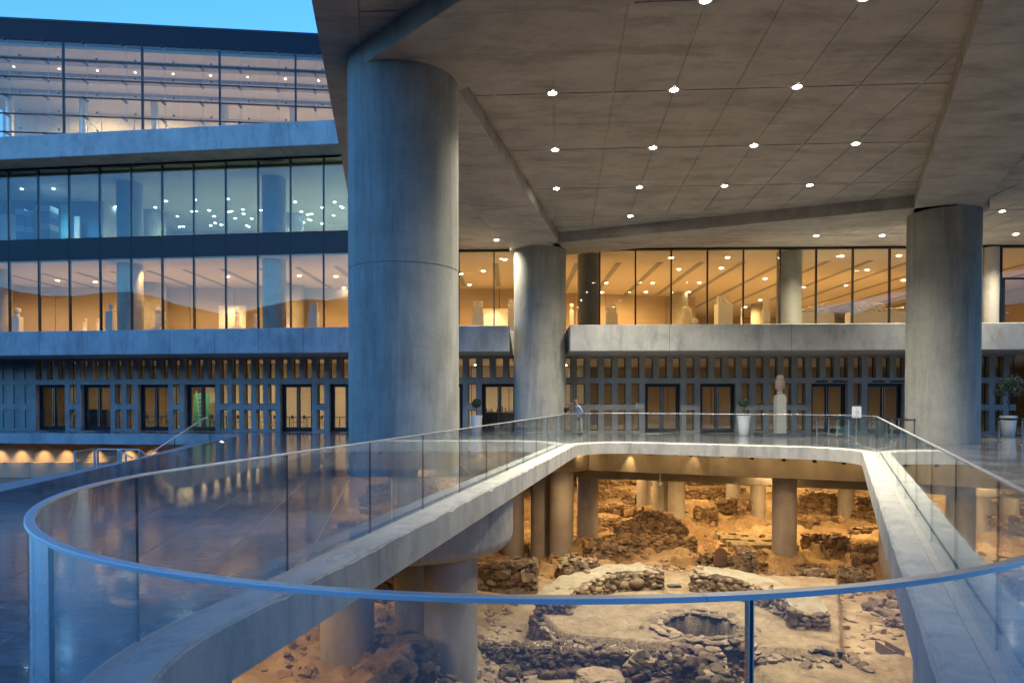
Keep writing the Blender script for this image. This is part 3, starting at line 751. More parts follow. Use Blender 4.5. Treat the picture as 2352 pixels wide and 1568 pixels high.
for x, y in [(888, 909), (871, 945), (952, 928), (949, 940), (946, 949), (1058, 940), (1045, 955), (1135, 945), (1487, 911)]: lamp_thing(c5(x, y), 4.04, discw, 'tiny lamp seen through the slotted wall ' + ('right of the far column' if x > 1300 else 'between the massive and the far column, ' + ('higher' if y < 930 else 'lower') + (' left' if x < 920 else ' middle' if x < 1000 else ' right')), 'ceiling lamps of the ground floor')
WARM = (1.0, .58, .22); WARM2 = (1.0, .72, .42)
for X, Y, p_ in [(-33, 43, 600), (-27, 43, 700), (-21, 43, 700), (-15, 43, 800), (-9, 43, 800), (-2, 43, 900), (4, 43, 900), (10, 43, 1000), (16, 44, 1100), (22, 44, 1100), (28, 44, 1000), (18, 55, 1300), (26, 55, 1300), (8, 48, 700)]:
    spot('gallery_light', (X, Y, 9.4), (X, Y + 1, 0), p_ * K_GAL, WARM, R(165), .5, .3)
for X in range(-28, 30, 7): spot('gallery_fill_light', (X, yw(X) + 1.2, 9.3), (X, yw(X) + 5, 5), 230 * K_GAL, WARM, R(120), .6, .1)  # added row of lights, brightens the exhibit sides facing the plaza
for X, Y, p_ in [(-22, 46, 300), (-17, 45.5, 420), (-11, 45.5, 500), (-5, 45.5, 500), (1, 45.5, 450), (-14, 50, 400), (-7, 50, 400)]:
    spot('restaurant_light', (X, Y, 14.6), (X, Y, 0), p_ * K_UP, WARM2, R(165), .5, .3)
spot('restaurant_light', (-28, 42.6, 14.0), (-28, 43, 0), 90 * K_UP, (.75, .9, 1), R(165), .5, .3)
for X, Y, p_ in [(-22, 41, 200), (-16, 41, 260), (-10, 41, 260), (-4, 42, 300), (1, 42, 300), (8, 43, 130), (14, 43, 130), (20, 43, 130), (26, 43, 100), (-28, 43, 90)]:
    spot('hall_light', (X, Y, 3.95), (X, Y, 0), p_ * K_GND, WARM2, R(168), .5, .3)

# inner columns
inc = [(784 + .3472 * 1637, 180, .3472 * 150, 'f')]
def icol(pxc, ytop, wpx, z0, z1, lab, grp='round columns inside the building'):
    p = G(pxc, ytop, z1); D = wpx * p.y / F
    o = MB().lathe(0, 0, [(D / 2, z0), (D / 2, z1)], 32).obj('inner_column', M['incol'], None, True, label=lab, category='column', group=grp)
    o.location = (p.x, p.y, 0); return o
ylev = lambda y: 522.6 + .3472 * y
icol(.3472 * 861, ylev(245), 54, 4.5, 9.56, 'pale round column behind the left gallery windows, nearest of the left pair')
icol(.3472 * 1024, ylev(372), 51, 4.5, 9.56, 'round column deeper in the left gallery, to the right of a nearer column')
icol(.3472 * 1814, ylev(218), 52, 4.5, 9.56, 'pale round column behind the left gallery windows near the massive outdoor column')
icol(.3472 * 1943, ylev(385), 46, 4.5, 9.56, 'round column deeper in the left gallery near a marble relief')
icol(.3472 * 8, ylev(283), 40, 4.5, 9.56, 'round column at the far left end of the left gallery')
icol(784 + .3472 * 1638, ylev(182), 52, 4.5, 9.56, 'dark round column just behind the gallery glass beside the far outdoor column')
icol(784 + .3472 * 2241, ylev(434), 36, 4.5, 9.56, 'round column deep in the gallery behind the seated statue')
icol(1535.3 + .3472 * 800, ylev(165), 55, 4.5, 9.56, 'dark round column behind the middle of the right gallery glass')
icol(1535.3 + .3472 * 605, ylev(505), 39, 4.5, 9.56, 'low looking round column deep in the right gallery')
icol(1535.3 + .3472 * 2130, ylev(135), 36, 4.5, 9.56, 'greenish dark round column behind the glass right of the tall right column')
icol(.3472 * 857, .3472 * 1215, 54, 10.25, 14.72, 'blue tinted round column on the upper floor, left of the lit one')
icol(.3472 * 1020, .3472 * 1402, 48, 10.25, 14.72, 'warmly lit round column in the middle of the upper floor')
icol(.3472 * 1812, .3472 * 1180, 52, 10.25, 14.72, 'blue tinted round column on the upper floor near the massive outdoor column')
icol(.3472 * 1945, .3472 * 1422, 41, 10.25, 14.72, 'pale round column deeper on the upper floor, right part')

# ------------------------------------------------------------------ glass hall on top
YT, MT = 43.3, .10; aT = math.atan(MT); FT = Fr(0, YT, aT)
sT = lambda px, z: onl(px, YT, MT, z) / math.cos(aT)
ZT = 24.0; barsZ = [22.85, 21.77, 20.69, 19.62, 18.53, 17.45]
ms = [sT(x, 20) for x in (-36, 145.5, 326.7, 504.5, 679, 850, 1020)]
mobj(MB().box(ms[0] - 5, ms[-1], -.3, .0, 22.86, ZT, FT), 'roof_fascia', M['spandrel'])
mobj(MB().box(ms[0] - 5, ms[-1], -12, .02, ZT + .002, ZT + .12, FT), 'roof_edge', M['frame'])
for i, s_ in enumerate(ms):
    mobj(MB().box(s_ - .05, s_ + .05, -.14, .03, 15.9, 22.86, FT), 'hall_mullion', M['frame'])
lv = [16.0] + barsZ[::-1][0:] 
for i in range(len(ms) - 1):
    mid = (ms[i] + ms[i + 1]) / 2
    for j in range(len(lv) - 1):
        for a, b in ((ms[i] + .052, mid - .006), (mid + .006, ms[i + 1] - .052)):
            mobj(MB().box(a, b, -.02, -.004, lv[j] + .03, lv[j + 1] - .03, FT), 'hall_pane', M['tpane'])
for z in barsZ[1:]: mobj(MB().box(ms[0] - 5, ms[-1], -.055, .045, z - .028, z + .028, FT), 'hall_transom', M['frame'])
spd = MB(); rods = MB()
for i in range(len(ms) - 1):
    for q in (.25, .75):
        s_ = ms[i] + q * (ms[i + 1] - ms[i])
        rods.tube([FT(s_, -.5, 16), FT(s_, -.5, 22.8)], .012, 5)
        for z in barsZ: spd.box(s_ - .06, s_ + .06, -.5, .06, z - .05, z + .05, FT); 
        for z in barsZ[::2]: rods.tube([FT(s_, -.05, z), FT(s_ + .35, -.9, z - .45)], .014, 5)
        for z in [b - .5 for b in barsZ]: spd.box(s_ + .3, s_ + .4, -.95, -.85, z - .04, z + .04, FT)
mobj(spd, 'glass_clamps', M['frame'], kind='stuff'); mobj(rods, 'tension_rods', M['rail'], kind='stuff')
hallp = [tuple(FT(ms[0] - 5, -.35, 0)[:2]), tuple(FT(ms[-1], -.35, 0)[:2]), tuple(FT(ms[-1], -16, 0)[:2]), tuple(FT(ms[0] - 5, -16, 0)[:2])]
plate(hallp, 16.11, 16.3, 'hall_floor', M['ifloor']); plate(hallp, 22.62, 22.8, 'hall_ceiling', M['ceil'])
for k, (t_, wd_) in enumerate([(-1.6, .5), (-3.6, .8), (-6.2, .5)]):
    mobj(MB().box(ms[0] - 5, ms[-1], t_ - wd_, t_, 22.40, 22.615, FT), 'ceiling_beam', M['wall'])
n_ = 14; L_ = ms[-1] - ms[0] + 5
for i in range(n_): mobj(MB().box(ms[0] - 5 + i * L_ / n_ + .02, ms[0] - 5 + (i + 1) * L_ / n_ - .02, -10.2, -10, 16.3, 22.6, FT), 'core_wall_panel', M['pale'])
mobj(MB().box(ms[0] - 5, ms[-1], -10.6, -10.21, 16.3, 22.6, FT), 'core_wall_backing', M['dark'])
for x, y in [(22.6, 212.5), (191, 219.4), (355, 225.7), (515, 232), (673, 238)]:
    p = G(x, y, 22.62); o = MB().lathe(0, 0, [(.26, 16.3), (.26, 22.61)], 20).obj('hall_column', M['rail'], None, True,
        label='slender steel column standing inside the glass hall on top of the building', category='column', group='columns of the glass hall'); o.location = (p.x, p.y, 0)
for k, (x, y) in enumerate(sorted([(391, 458), (644, 469), (895, 481), (1145, 491), (1393, 502), (1638, 513), (1888, 524), (2107, 535), (92, 444)])):
    lamp_thing((.3472 * x, .3472 * y), 22.60, dischall, 'small lamp in the ceiling of the rooftop glass hall, %s from the left' % ORD[k], 'ceiling lamps of the glass hall')
for i in range(6):
    p = FT(ms[0] + 2 + i * 4.6, -7.2, 22.3); spot('hall_ceiling_light', p, FT(ms[0] + 2 + i * 4.6, -9.5, 16), 420 * K_TOP, (1, .80, .50), R(160), .5, .3)
    p = FT(ms[0] + 2 + i * 4.6, -2.8, 17.0); spot('hall_uplight', p, FT(ms[0] + 2 + i * 4.6, -3.6, 23), 130 * K_TOP, (1, .74, .50), R(160), .6, .4)

# ------------------------------------------------------------------ things in the galleries
def pedestal_thing(px, ytop, wpx, Y, kind, lab, cat, hpx_fig, mat='marble'):
    p = U(px, ytop, Y); wd = wpx * Y / F; hf = hpx_fig * Y / F; zt = p.z - hf
    t = empty(kind, (p.x, Y, 5.2), label=lab, category=cat, group='marble works in the gallery windows')
    MB().box(-wd / 2, wd / 2, -wd / 2, wd / 2, 0, zt - 5.2).obj('pedestal', M['plinth'], t)
    return t, zt - 5.2, hf, wd
def rough(me, amp, sc_, seed=0):
    for v in me.vertices:
        q = v.co * sc_ + Vector((seed * 7.3, 0, 0)); v.co += Vector((noise.noise(q), noise.noise(q + Vector((9, 0, 0))), noise.noise(q + Vector((0, 9, 0))))) * amp
def lumpy(prof, seg, amp, sc_, seed, mat, name, parent, loc=(0, 0, 0), flat=1.0, lean=0.0):
    pr = []
    for i in range(len(prof) - 1):
        for k in range(4): t = k / 4; pr.append((prof[i][0] * (1 - t) + prof[i + 1][0] * t, prof[i][1] * (1 - t) + prof[i + 1][1] * t))
    pr.append(prof[-1])
    m = MB(); m.lathe(0, 0, pr, seg); me = m.mesh(name, mat, True)
    for v in me.vertices: v.co.y *= flat; v.co.x += lean * v.co.z
    rough(me, amp, sc_, seed); o = put(name, me, parent, loc=loc); return o
def block(w_, d_, h_, amp, seed, mat, name, parent, loc=(0, 0, 0), rz=0):
    bm = bmesh.new(); bmesh.ops.create_cube(bm, size=1); bmesh.ops.subdivide_edges(bm, edges=bm.edges, cuts=5, use_grid_fill=True)
    for v in bm.verts: v.co.x *= w_; v.co.y *= d_; v.co.z = (v.co.z + .5) * h_
    me = bpy.data.meshes.new(name); bm.to_mesh(me); bm.free(); me.materials.append(mat); rough(me, amp, 5, seed); rough(me, amp * .5, 14, seed + 2)
    return put(name, me, parent, loc=loc, rot=(0, 0, rz))
def head_pr(h): return [(.08 * h, 0), (.2 * h, .06 * h), (.16 * h, .25 * h), (.14 * h, .38 * h), (.30 * h, .5 * h), (.34 * h, .72 * h), (.28 * h, .92 * h), (.06 * h, h)]
def fig_pr(h): return [(.13 * h, 0), (.14 * h, .1 * h), (.11 * h, .35 * h), (.13 * h, .5 * h), (.10 * h, .62 * h), (.14 * h, .75 * h), (.12 * h, .84 * h), (.045 * h, .88 * h), (.07 * h, .93 * h), (.06 * h, .98 * h), (.01 * h, h)]
sd = 1
for (x, yt, wd, Y, hf, kind, lab) in [
    (c2(117, 530)[0], c2(0, 530)[1], 15, 41, 21, 'head', 'small marble head on a square plinth at the left end of the gallery'),
    (c2(8, 565)[0], c2(0, 565)[1], 13, 41.5, 21, 'head', 'shadowed marble head on a plinth at the very edge of the left gallery'),
    (c2(568, 600)[0], c2(0, 600)[1], 9, 45.5, 10, 'head', 'tiny glowing marble head on a plinth before the lit back wall'),
    (c2(655, 600)[0], c2(0, 600)[1], 7, 45.5, 10, 'head', 'tiny marble head on a thin plinth beside the brightest spot of the back wall'),
    (c2(733, 500)[0], c2(0, 500)[1], 16, 40.2, 19, 'head', 'marble head on a tall pale plinth left of a round column'),
    (c2(1045, 510)[0], c2(0, 510)[1], 19, 40.5, 52, 'fig', 'tall draped marble figure standing before the inner column pair'),
    (c2(1078, 540)[0], c2(0, 540)[1], 10, 40.9, 44, 'fig', 'smaller marble figure pressed close to the draped one'),
    (c2(1567, 525)[0], c2(0, 525)[1], 17, 44, 45, 'fig', 'headless marble figure silhouetted against a bright doorway'),
    (c2(1690, 568)[0], c2(0, 568)[1], 9, 41.5, 34, 'fig', 'small marble torso beside a mullion left of the pale column'),
    (c2(2075, 497)[0], c2(0, 497)[1], 20, 40, 22, 'relief', 'square relief fragment on a white plinth near the massive column'),
    (c5(905, 488)[0], c5(0, 488)[1], 24, 40, 27, 'relief', 'rectangular stone stele fragment on a pale plinth seen between the two big columns'),
    (c5(1125, 472)[0], c5(0, 472)[1], 16, 41, 25, 'relief', 'stone fragment on a plinth partly hidden by the far column'),
    (c5(1785, 503)[0], c5(0, 503)[1], 27, 41, 24, 'relief', 'grey inscribed slab on a broad plinth right of the dark inner column'),
    (c5(1522, 503)[0], c5(0, 503)[1], 9, 44, 15, 'head', 'small marble head on a plinth between far column and dark inner column'),
    (c8(365, 455)[0], c8(0, 455)[1], 33, 40.5, 18, 'relief', 'wide irregular marble fragment raised on pins over a square plinth'),
    (c8(644, 458)[0], c8(0, 458)[1], 15, 41.5, 30, 'relief', 'narrow upright relief fragment on a slim plinth left of the dark gallery column'),
    (c8(488, 515)[0], c8(0, 515)[1], 6, 47, 24, 'relief', 'thin glowing fragment at a mullion in the right gallery')]:
    t, z, hf_, w_ = pedestal_thing(x, yt, wd, Y, 'marble_' + {'head': 'portrait', 'fig': 'statue', 'relief': 'fragment'}[kind], lab, 'sculpture', hf)
    sd += 1
    if kind == 'head': lumpy(head_pr(hf_), 14, .03, 5, sd, M['marble'], 'carved_head', t, (0, 0, z), .9)
    elif kind == 'fig': lumpy(fig_pr(hf_), 16, .05, 3.2, sd, M['marble'], 'carved_figure', t, (0, 0, z), .75, .03)
    else: block(w_ * .85, .22, hf_, .05, sd, M['marble'], 'carved_slab', t, (0, 0, z + .002))
# seated statue and pediment friezes
p = U(*c8(135, 515), 40.5)
t = empty('seated_statue', (p.x, 40.5, 5.2), label='brightly lit seated marble statue with a rounded back close to the gallery glass', category='sculpture')
H_ = p.z - 5.2
lumpy([(.42, 0), (.45, .35 * H_), (.34, .55 * H_), (.30, .72 * H_), (.30, .9 * H_), (.05, H_)], 18, .10, 2.5, 3, M['marble'], 'torso', t, (-.1, .1, 0), .7)
lumpy([(.2, 0), (.26, .2 * H_), (.24, .45 * H_), (.16, .58 * H_), (.04, .62 * H_)], 14, .07, 3, 5, M['marble'], 'knees', t, (.28, -.25, 0), .8)
p = U(*c5(2318, 1), 41)
for (xa, ya, xb, yb, Y, lab) in [(860, 545, 1060, 490, 42, 'long carved pediment relief lying on a high pale wall, sloping down to the left'), (1200, 495, 1420, 500, 42.5, 'flat carved pediment relief on a panelled base in the right gallery'), (1400, 540, 1550, 530, 43, 'low end piece of a carved relief beside the tall right column')]:
    P0, P1 = U(*c8(xa, ya), Y), U(*c8(xb, yb), Y); zb = U(*c8(xa, 560 if xa < 1400 else 555), Y).z; L = P1.x - P0.x
    t = empty('carved_pediment', ((P0.x + P1.x) / 2, Y, 5.2), label=lab, category='relief')
    MB().box(-L / 2 - .1, L / 2 + .25, -.25, .4, 0, zb - 5.2 - .02).obj('base_wall', M['plinth'], t)
    bm = bmesh.new(); bmesh.ops.create_grid(bm, x_segments=60, y_segments=14, size=.5)
    me = bpy.data.meshes.new('relief')
    vs, fs = [], []
    nx, nz = 70, 16
    for i in range(nx + 1):
        fx_ = i / nx; top = (P0.z + (P1.z - P0.z) * fx_) - zb + .10 * noise.noise(Vector((fx_ * 14, sd, 0)))
        for j in range(nz + 1):
            fz = j / nz; dy = -.12 - .22 * abs(noise.noise(Vector((fx_ * L * 2.2, fz * 2.0, sd)))) - .07 * noise.noise(Vector((fx_ * L * 7, fz * 5, sd)))
            vs.append(((fx_ - .5) * L, dy, zb - 5.2 + fz * max(.1, top)))
    for i in range(nx):
        for j in range(nz): a = i * (nz + 1) + j; fs.append((a, a + nz + 1, a + nz + 2, a + 1))
    nb = len(vs)
    for i in range(nx + 1): vs += [(vs[i * (nz + 1)][0], .3, vs[i * (nz + 1)][2]), (vs[i * (nz + 1)][0], .3, vs[i * (nz + 1) + nz][2])]
    for i in range(nx):
        fs.append((i * (nz + 1) + nz, (i + 1) * (nz + 1) + nz, nb + 2 * (i + 1) + 1, nb + 2 * i + 1)); fs.append((nb + 2 * i, nb + 2 * i + 1, nb + 2 * i + 3, nb + 2 * i + 2))
    me.from_pydata(vs, [], fs); me.materials.append(M['marble']); bm.free(); put('carved_relief', me, t); sd += 1
# bright doorway in left gallery and lamps
q0, q1 = U(c2(1447, 0)[0], c2(0, 516)[1], 46.9), U(c2(1625, 0)[0], c2(0, 516)[1], 46.9)
mobj(MB().box(q0.x, q1.x, 46.9, 47.0, 5.2, q0.z), 'lit_doorway', M['pale']); spot('doorway_light', ((q0.x + q1.x) / 2, 45.6, 8.6), ((q0.x + q1.x) / 2, 46.9, 6.6), 260 * K_GAL, WARM2, R(75), .8)
for x, yt in [(c2(610, 0)[0], 600), (c2(1860, 0)[0], 600)]:
    q = U(x, ylev(yt), 46); spot('display_light', (q.x, 45, 6.0), (q.x, 47.4, 6.2), 120 * K_GAL, WARM2, R(90), .9)
q = U(c5(1000, 0)[0], c5(0, 600)[1], 45); mobj(MB().box(q.x - 1.0, q.x + 1.1, 46.9, 47.0, 5.2, U(c5(1000, 0)[0], c5(0, 536)[1], 46.9).z), 'lit_doorway', M['pale'])
spot('doorway_light', (q.x, 45.6, 8.4), (q.x, 47, 6.2), 260 * K_GAL, WARM2, R(75), .8)
# upper floor: stacked blue boxes, bright door
for (xa, xb, yt) in [(132, 190, 1392), (194, 246, 1405), (265, 358, 1370)]:
    P0, P1 = U(.3472 * xa, .3472 * yt, 42), U(.3472 * xb, .3472 * yt, 42); t = empty('box_stack', ((P0.x + P1.x) / 2, 42, 10.25),
        label={132: 'left pile of blue and white banded boxes on the upper floor', 194: 'middle pile of blue banded boxes between two taller piles', 265: 'tallest pile of blue boxes at the upper left windows'}[xa], category='boxes', group='piled boxes on the upper floor')
    k = 9; h_ = (P0.z - 10.25) / k; w_ = (P1.x - P0.x) / 2
    for i in range(k): MB().box(-w_ * (1 - .05 * (i % 2)), w_ * (1 - .05 * (i % 3 == 0)), -.4, .4, i * h_, (i + 1) * h_ - .015).obj('box', M['blue'] if i % 3 != 2 else M['plinth'], t)
for xa, xb, yt, mt in [(400, 450, 1355, 'teal'), (0, 95, 1420, 'pale'), (490, 525, 1430, 'pale')]:
    P0, P1 = U(.3472 * xa, .3472 * yt, 44.2), U(.3472 * xb, .3472 * yt, 44.2); mobj(MB().box(P0.x, P1.x, 44.2, 44.3, 10.25, P0.z), 'inner_door', M[mt])
spot('back_room_light', (-27.5, 42.5, 13.2), (-29.5, 44.2, 11), 110 * K_UP, (1, .8, .6), R(80), .8)
# ground floor: counter, green lit wall, ladder, tables and chairs
def chair(loc, rz, lab):
    t = empty('cafe_chair', loc, rz, label=lab, category='chair', group='cafe chairs behind the ground floor glass')
    MB().box(-.2, .2, -.2, .2, .43, .455).obj('seat', M['dark'], t)
    MB().box(-.19, .19, .185, .205, .62, .84).obj('backrest', M['dark'], t)
    for sx in (-.18, .18):
        for sy, zt in ((-.18, .43), (.19, .84)): MB().tube([(sx, sy, 0), (sx, sy, zt)], .012, 6).obj('leg', M['chrome'], t)
    return t
def table(loc, lab):
    t = empty('cafe_table', loc, label=lab, category='table', group='cafe tables behind the ground floor glass')
    MB().box(-.4, .4, -.4, .4, .72, .75).obj('table_top', M['dark'], t); MB().tube([(0, 0, .02), (0, 0, .72)], .03, 8).obj('leg', M['chrome'], t)
    MB().lathe(0, 0, [(.25, 0), (.25, .02)], 16).obj('foot', M['chrome'], t)
    return t
for i, (px, Y, who) in enumerate([(370, 40.3, 'left glass door pair'), (470, 40.2, 'ladder doorway'), (520, 40, 'row of lower wall slots'), (580, 39.6, 'lower slots right of the ladder'), (665, 39.2, 'wide dark door pair'), (705, 39.2, 'right leaf of the dark doors'), (780, 39, 'door beside the massive column')]):
    X = (px - CX) / F * Y; table((X, Y, 0), 'dark cafe table standing behind the ' + who)
    chair((X - .65, Y, 0), R(90), 'dark cafe chair left of the table behind the ' + who); chair((X + .65, Y, 0), R(-90), 'dark cafe chair right of the table behind the ' + who)
P0 = U(455, 915, 42.6)
mobj(MB().box(P0.x - .6, P0.x + .35, 43.3, 43.4, 0, 2.1), 'green_panel', M['green']); spot('green_light', (P0.x, 42.2, 2.9), (P0.x, 43.3, 1.2), 22 * K_GND, (.5, 1, .7), R(90), .8)
lad = empty('ladder', (P0.x + .1, 43, 0), label='aluminium ladder leaning against the green lit wall', category='ladder')
lad.rotation_euler = (R(-8), R(-9), 0)
for sx in (-.17, .17): MB().box(sx - .02, sx + .02, -.02, .02, 0, 2.4).obj('stile', M['rail'], lad)
for i in range(8): MB().box(-.17, .17, -.015, .015, .25 + i * .27, .28 + i * .27).obj('rung', M['rail'], lad)
for (xa, xb, Y, h_, lab) in [(190, 252, 40.5, 1.15, 'dark serving counter behind the second pair of glass doors'), (1095, 1200, 39.2, 1.05, 'dark blue shop counter with books on top behind the glass doors beside the far column')]:
    X0, X1 = (xa - CX) / F * Y, (xb - CX) / F * Y; t = empty('counter', ((X0 + X1) / 2, Y, 0), label=lab, category='counter'); w_ = (X1 - X0) / 2
    MB().box(-w_, w_, -.3, .3, 0, h_ - .05).obj('counter_front', M['navy'] if xa > 500 else M['dark'], t); MB().box(-w_ - .03, w_ + .03, -.33, .33, h_ - .049, h_).obj('counter_top', M['dark'] if xa < 500 else M['plinth'], t)
    if xa > 500:
        for i in range(16):
            bx = -w_ + .12 + i * (2 * w_ - .2) / 16; hh = random.uniform(.14, .30); b = MB().box(-.03, .03, -.1, .1, 0, hh).obj('book', random.choice([M['ink'], M['paper'], M['plank'], M['blue']]), None, label='%s upright book on the shop counter, %s from the left' % (('thin', 'slim', 'small')[i % 3], ORD[i]), category='book', group='books on the shop counter')
            b.location = ((X0 + X1) / 2 + bx, Y - .1, h_)

# ------------------------------------------------------------------ lower terrace at the left
MB().box(-60, -9.2, -12, 37.2, -2.6, -2.45).obj('lower_terrace', M['water'], kind='structure')
rw = MB(); PLw = [(-9.6, -12), (-9.9, 4), (-10.35, 12), (-10.85, 19.5), (-12.75, 27.3), (-13.3, 30), (-13.6, 33.7)]
for i in range(len(PLw) - 1):
    p, q = PLw[i], PLw[i + 1]; rw.prism([(p[0] + .15, p[1]), (q[0] + .15, q[1]), (q[0] + .5, q[1]), (p[0] + .5, p[1])], -7.4, -.43)
rw.obj('retaining_wall', M['low'], kind='structure')
tf = empty('terrace_edge', (-20, 34, -.5), label='blue lit concrete slab edge below the left doors with a glass balustrade on it', category='slab edge')
fa = lambda X: 33.75 - .123 * (X + 13.6)
for i in range(5):
    xa_, xb_ = -39.5 + i * 5.2, -39.5 + (i + 1) * 5.2 - .012
    pin(MB().prism([(xa_, fa(xa_) - .06), (xb_, fa(xb_) - .06), (xb_, fa(xb_) - .002), (xa_, fa(xa_) - .002)], -.52, .008).obj('edge_block', M['slab']), tf)
lw = empty('lower_wall', (-25, 37.5, -2), label='amber stone wall with scallops of light below the left terrace', category='wall')
for i in range(9):
    x0_ = -38 + i * 3.05; x1_ = x0_ + 3.03
    o = MB().box(x0_, x1_, 36.9, 37.05, -1.62, -.43).obj('stone_panel', M['warmwall']); pin(o, lw)
    o = MB().box(x0_, x1_, 36.5, 37.05, -2.44, -1.625).obj('stone_ledge', M['warmwall']); pin(o, lw)
fx_me = MB().tube([(0, 0, 0), (0, .0, -.14)], .05, 10).mesh('spot_fixture', M['frame'])
for i, px in enumerate([-20, 30, 83, 136, 205, 281, 336, 391, 440]):
    Y = 36.3; X = (px - CX) / F * Y
    o = put('wall_spotlight', fx_me, None, loc=(X, Y, -.43), label='small black spotlight washing the amber wall under the left terrace, %s from the left' % ORD[i], category='spotlight', group='spotlights under the left terrace edge')
    spot('wall_wash', (X, Y, -.60), (X, Y + .62, -1.9), 40, (1, .62, .26), R(68), .9, .04)
# glass balustrade on the terrace
tb = empty('terrace_balustrade', (-20, 34, 0), label='clear glass balustrade standing on the left terrace edge below the doors', category='balustrade')
for i in range(8):
    x1_ = -13.7 - i * 2.6; x0_ = x1_ - 2.585
    o = MB().prism([(x0_, fa(x0_) - .02), (x1_, fa(x1_) - .02), (x1_, fa(x1_)), (x0_, fa(x0_))], -.3, 1.14).obj('glass_panel', M['glass']); pin(o, tb)
# stair handrail, landing railing
sr = empty('stair_railing', (-14, 26, -1), label='steel stair railing climbing from the lower landing up to the plaza level', category='railing')
mb = MB(); A_, B_, C_ = U(337, 1046, 25.5), U(468, 960, 27.6), U(477, 958.5, 27.8)
mb.tube([A_, B_, C_], .028, 8); pin(mb.obj('handrail', M['rail'], None, True), sr)
mb = MB(); mb.prism([(A_.x, A_.y), (B_.x, B_.y), (B_.x + .01, B_.y + .03), (A_.x + .01, A_.y + .03)], -1, -.9)
gp = MB(); gp.v = [(A_.x, A_.y + .08, A_.z - 1.0), (C_.x + .6, C_.y + .08, -.02), (C_.x + .6, C_.y + .08, C_.z + .12), (C_.x, C_.y + .08, C_.z + .12), (A_.x, A_.y + .08, A_.z + .1)]
gp.v += [(x, y + .015, z) for x, y, z in gp.v]; gp.f = [(0, 1, 2, 3, 4), (9, 8, 7, 6, 5), (0, 5, 6, 1), (1, 6, 7, 2), (2, 7, 8, 3), (3, 8, 9, 4), (4, 9, 5, 0)]
pin(gp.obj('glass_panel', M['glass'], None), sr)
for px, yt in ((401, 1005), (482, 950)): q = U(px, yt, 27 if px < 450 else 28.2); pin(MB().tube([(q.x, q.y, -2.4 if px < 450 else 0), tuple(q)], .015, 6).obj('post', M['frame'], None), sr)
lr = empty('landing_railing', (-15, 24.5, -2.4), label='steel railing with horizontal wires round the lower landing beside the plaza edge', category='railing')
pts = [U(172, 1036.5, 23.5), U(217, 1031.5, 25), U(224, 1031.5, 25.2), U(272, 1031.5, 25.3), U(320, 1032.5, 25.4), U(337, 1046, 25.5)]
for a, b in ((0, 1), (2, 4), (4, 5)):
    pin(MB().tube([pts[a], pts[b]], .028, 8).obj('top_rail', M['rail'], None, True), lr)
    if b < 5:
        for k in range(1, 4): pin(MB().tube([pts[a] - Vector((0, 0, k * .27)), pts[b] - Vector((0, 0, k * .27))], .007, 6).obj('wire', M['rail'], None), lr)
for q in pts[:5]: pin(MB().box(q.x - .03, q.x + .03, q.y - .03, q.y + .03, -2.44, q.z).obj('post', M['rail'], None), lr)
q0, q1 = U(272, 1033, 25.0), U(303, 1051, 24.2)
pin(MB().tube([q0, q1], .028, 8).obj('stair_rail', M['rail'], None, True), lr)
for px in (277, 289): q = U(px, 1035 if px < 280 else 1042, 24.8); pin(MB().box(q.x - .025, q.x + .025, q.y - .025, q.y + .025, -2.44, q.z).obj('post', M['rail'], None), lr)

# ------------------------------------------------------------------ main glass balustrade
bal = empty('glass_balustrade', (0, 0, 0), label='curved glass balustrade with a slim steel handrail all round the opening over the ruins', category='balustrade')
RT = 1.18
P_ = [G(1735, 1364, RT), G(107, 1241, RT), G(322, 1090, RT), G(676, 1040, RT)]
js = [nearest_s(p.x, p.y) for p in P_]
L0 = OL[-1]
sJ = sorted({round(v, 3) for v in js})
s676 = js[3]; s322 = js[2]; s107 = js[1]; s1735 = js[0]
# the outline runs: near arc from left tangent to right tangent (increasing s), right side, back, left side
joints = [s1735, s107 % L0]
s_rt = nearest_s(*[v for v in (2.65, 3.25)])
v = s1735 + 2.05
lend = s676 if s676 > s1735 else s676 + L0
step = (lend - v) / round((lend - v) / 1.98)
while v < lend - .5: joints.append(v % L0); v += step
joints += [s676 % L0, s322 % L0]
joints = sorted(set(round(j, 3) for j in joints))
def offpt(sv, off, z):
    (x, y), (dx, dy) = at(sv); l = math.hypot(dx, dy); return (x + dy / l * off, y - dx / l * off, z)
def sweep(s0, s1, prof, close=False, stepl=.12):
    """profile points (offset outward, z)"""
    m = MB(); n = max(2, int((s1 - s0) / stepl) + 1); k = len(prof)
    for i in range(n + 1):
        sv = s0 + (s1 - s0) * i / n
        for o_, z in prof: m.v.append(offpt(sv, o_, z))
    for i in range(n):
        for j in range(k): l = (j + 1) % k; m.f.append((i * k + j, (i + 1) * k + j, (i + 1) * k + l, i * k + l))
    if not close: m.f.append(tuple(range(k))); m.f.append(tuple(n * k + i for i in range(k))[::-1])
    return m
for i in range(len(joints)):
    a, b = joints[i], joints[(i + 1) % len(joints)]
    if b <= a: b += L0
    if b - a < .3: continue
    sweep(a + .0045, b - .0045, [(-.009, .0), (.009, .0), (.009, RT - .016), (-.009, RT - .016)]).obj('glass_panel', M['glass'], bal, True)
    sweep(a - .0044, a + .0044, [(-.008, .01), (.008, .01), (.008, RT - .017), (-.008, RT - .017)], stepl=1).obj('joint_seal', M['seal'], bal)
    if abs(a - s1735) < .01 :
        sweep(a - .0082, a - .0047, [(-.0105, .01), (.0105, .01), (.0105, RT - .017), (-.0105, RT - .017)], stepl=1).obj('joint_trim', M['chrome'], bal)
        sweep(a + .0047, a + .0082, [(-.0105, .01), (.0105, .01), (.0105, RT - .017), (-.0105, RT - .017)], stepl=1).obj('joint_trim', M['chrome'], bal)
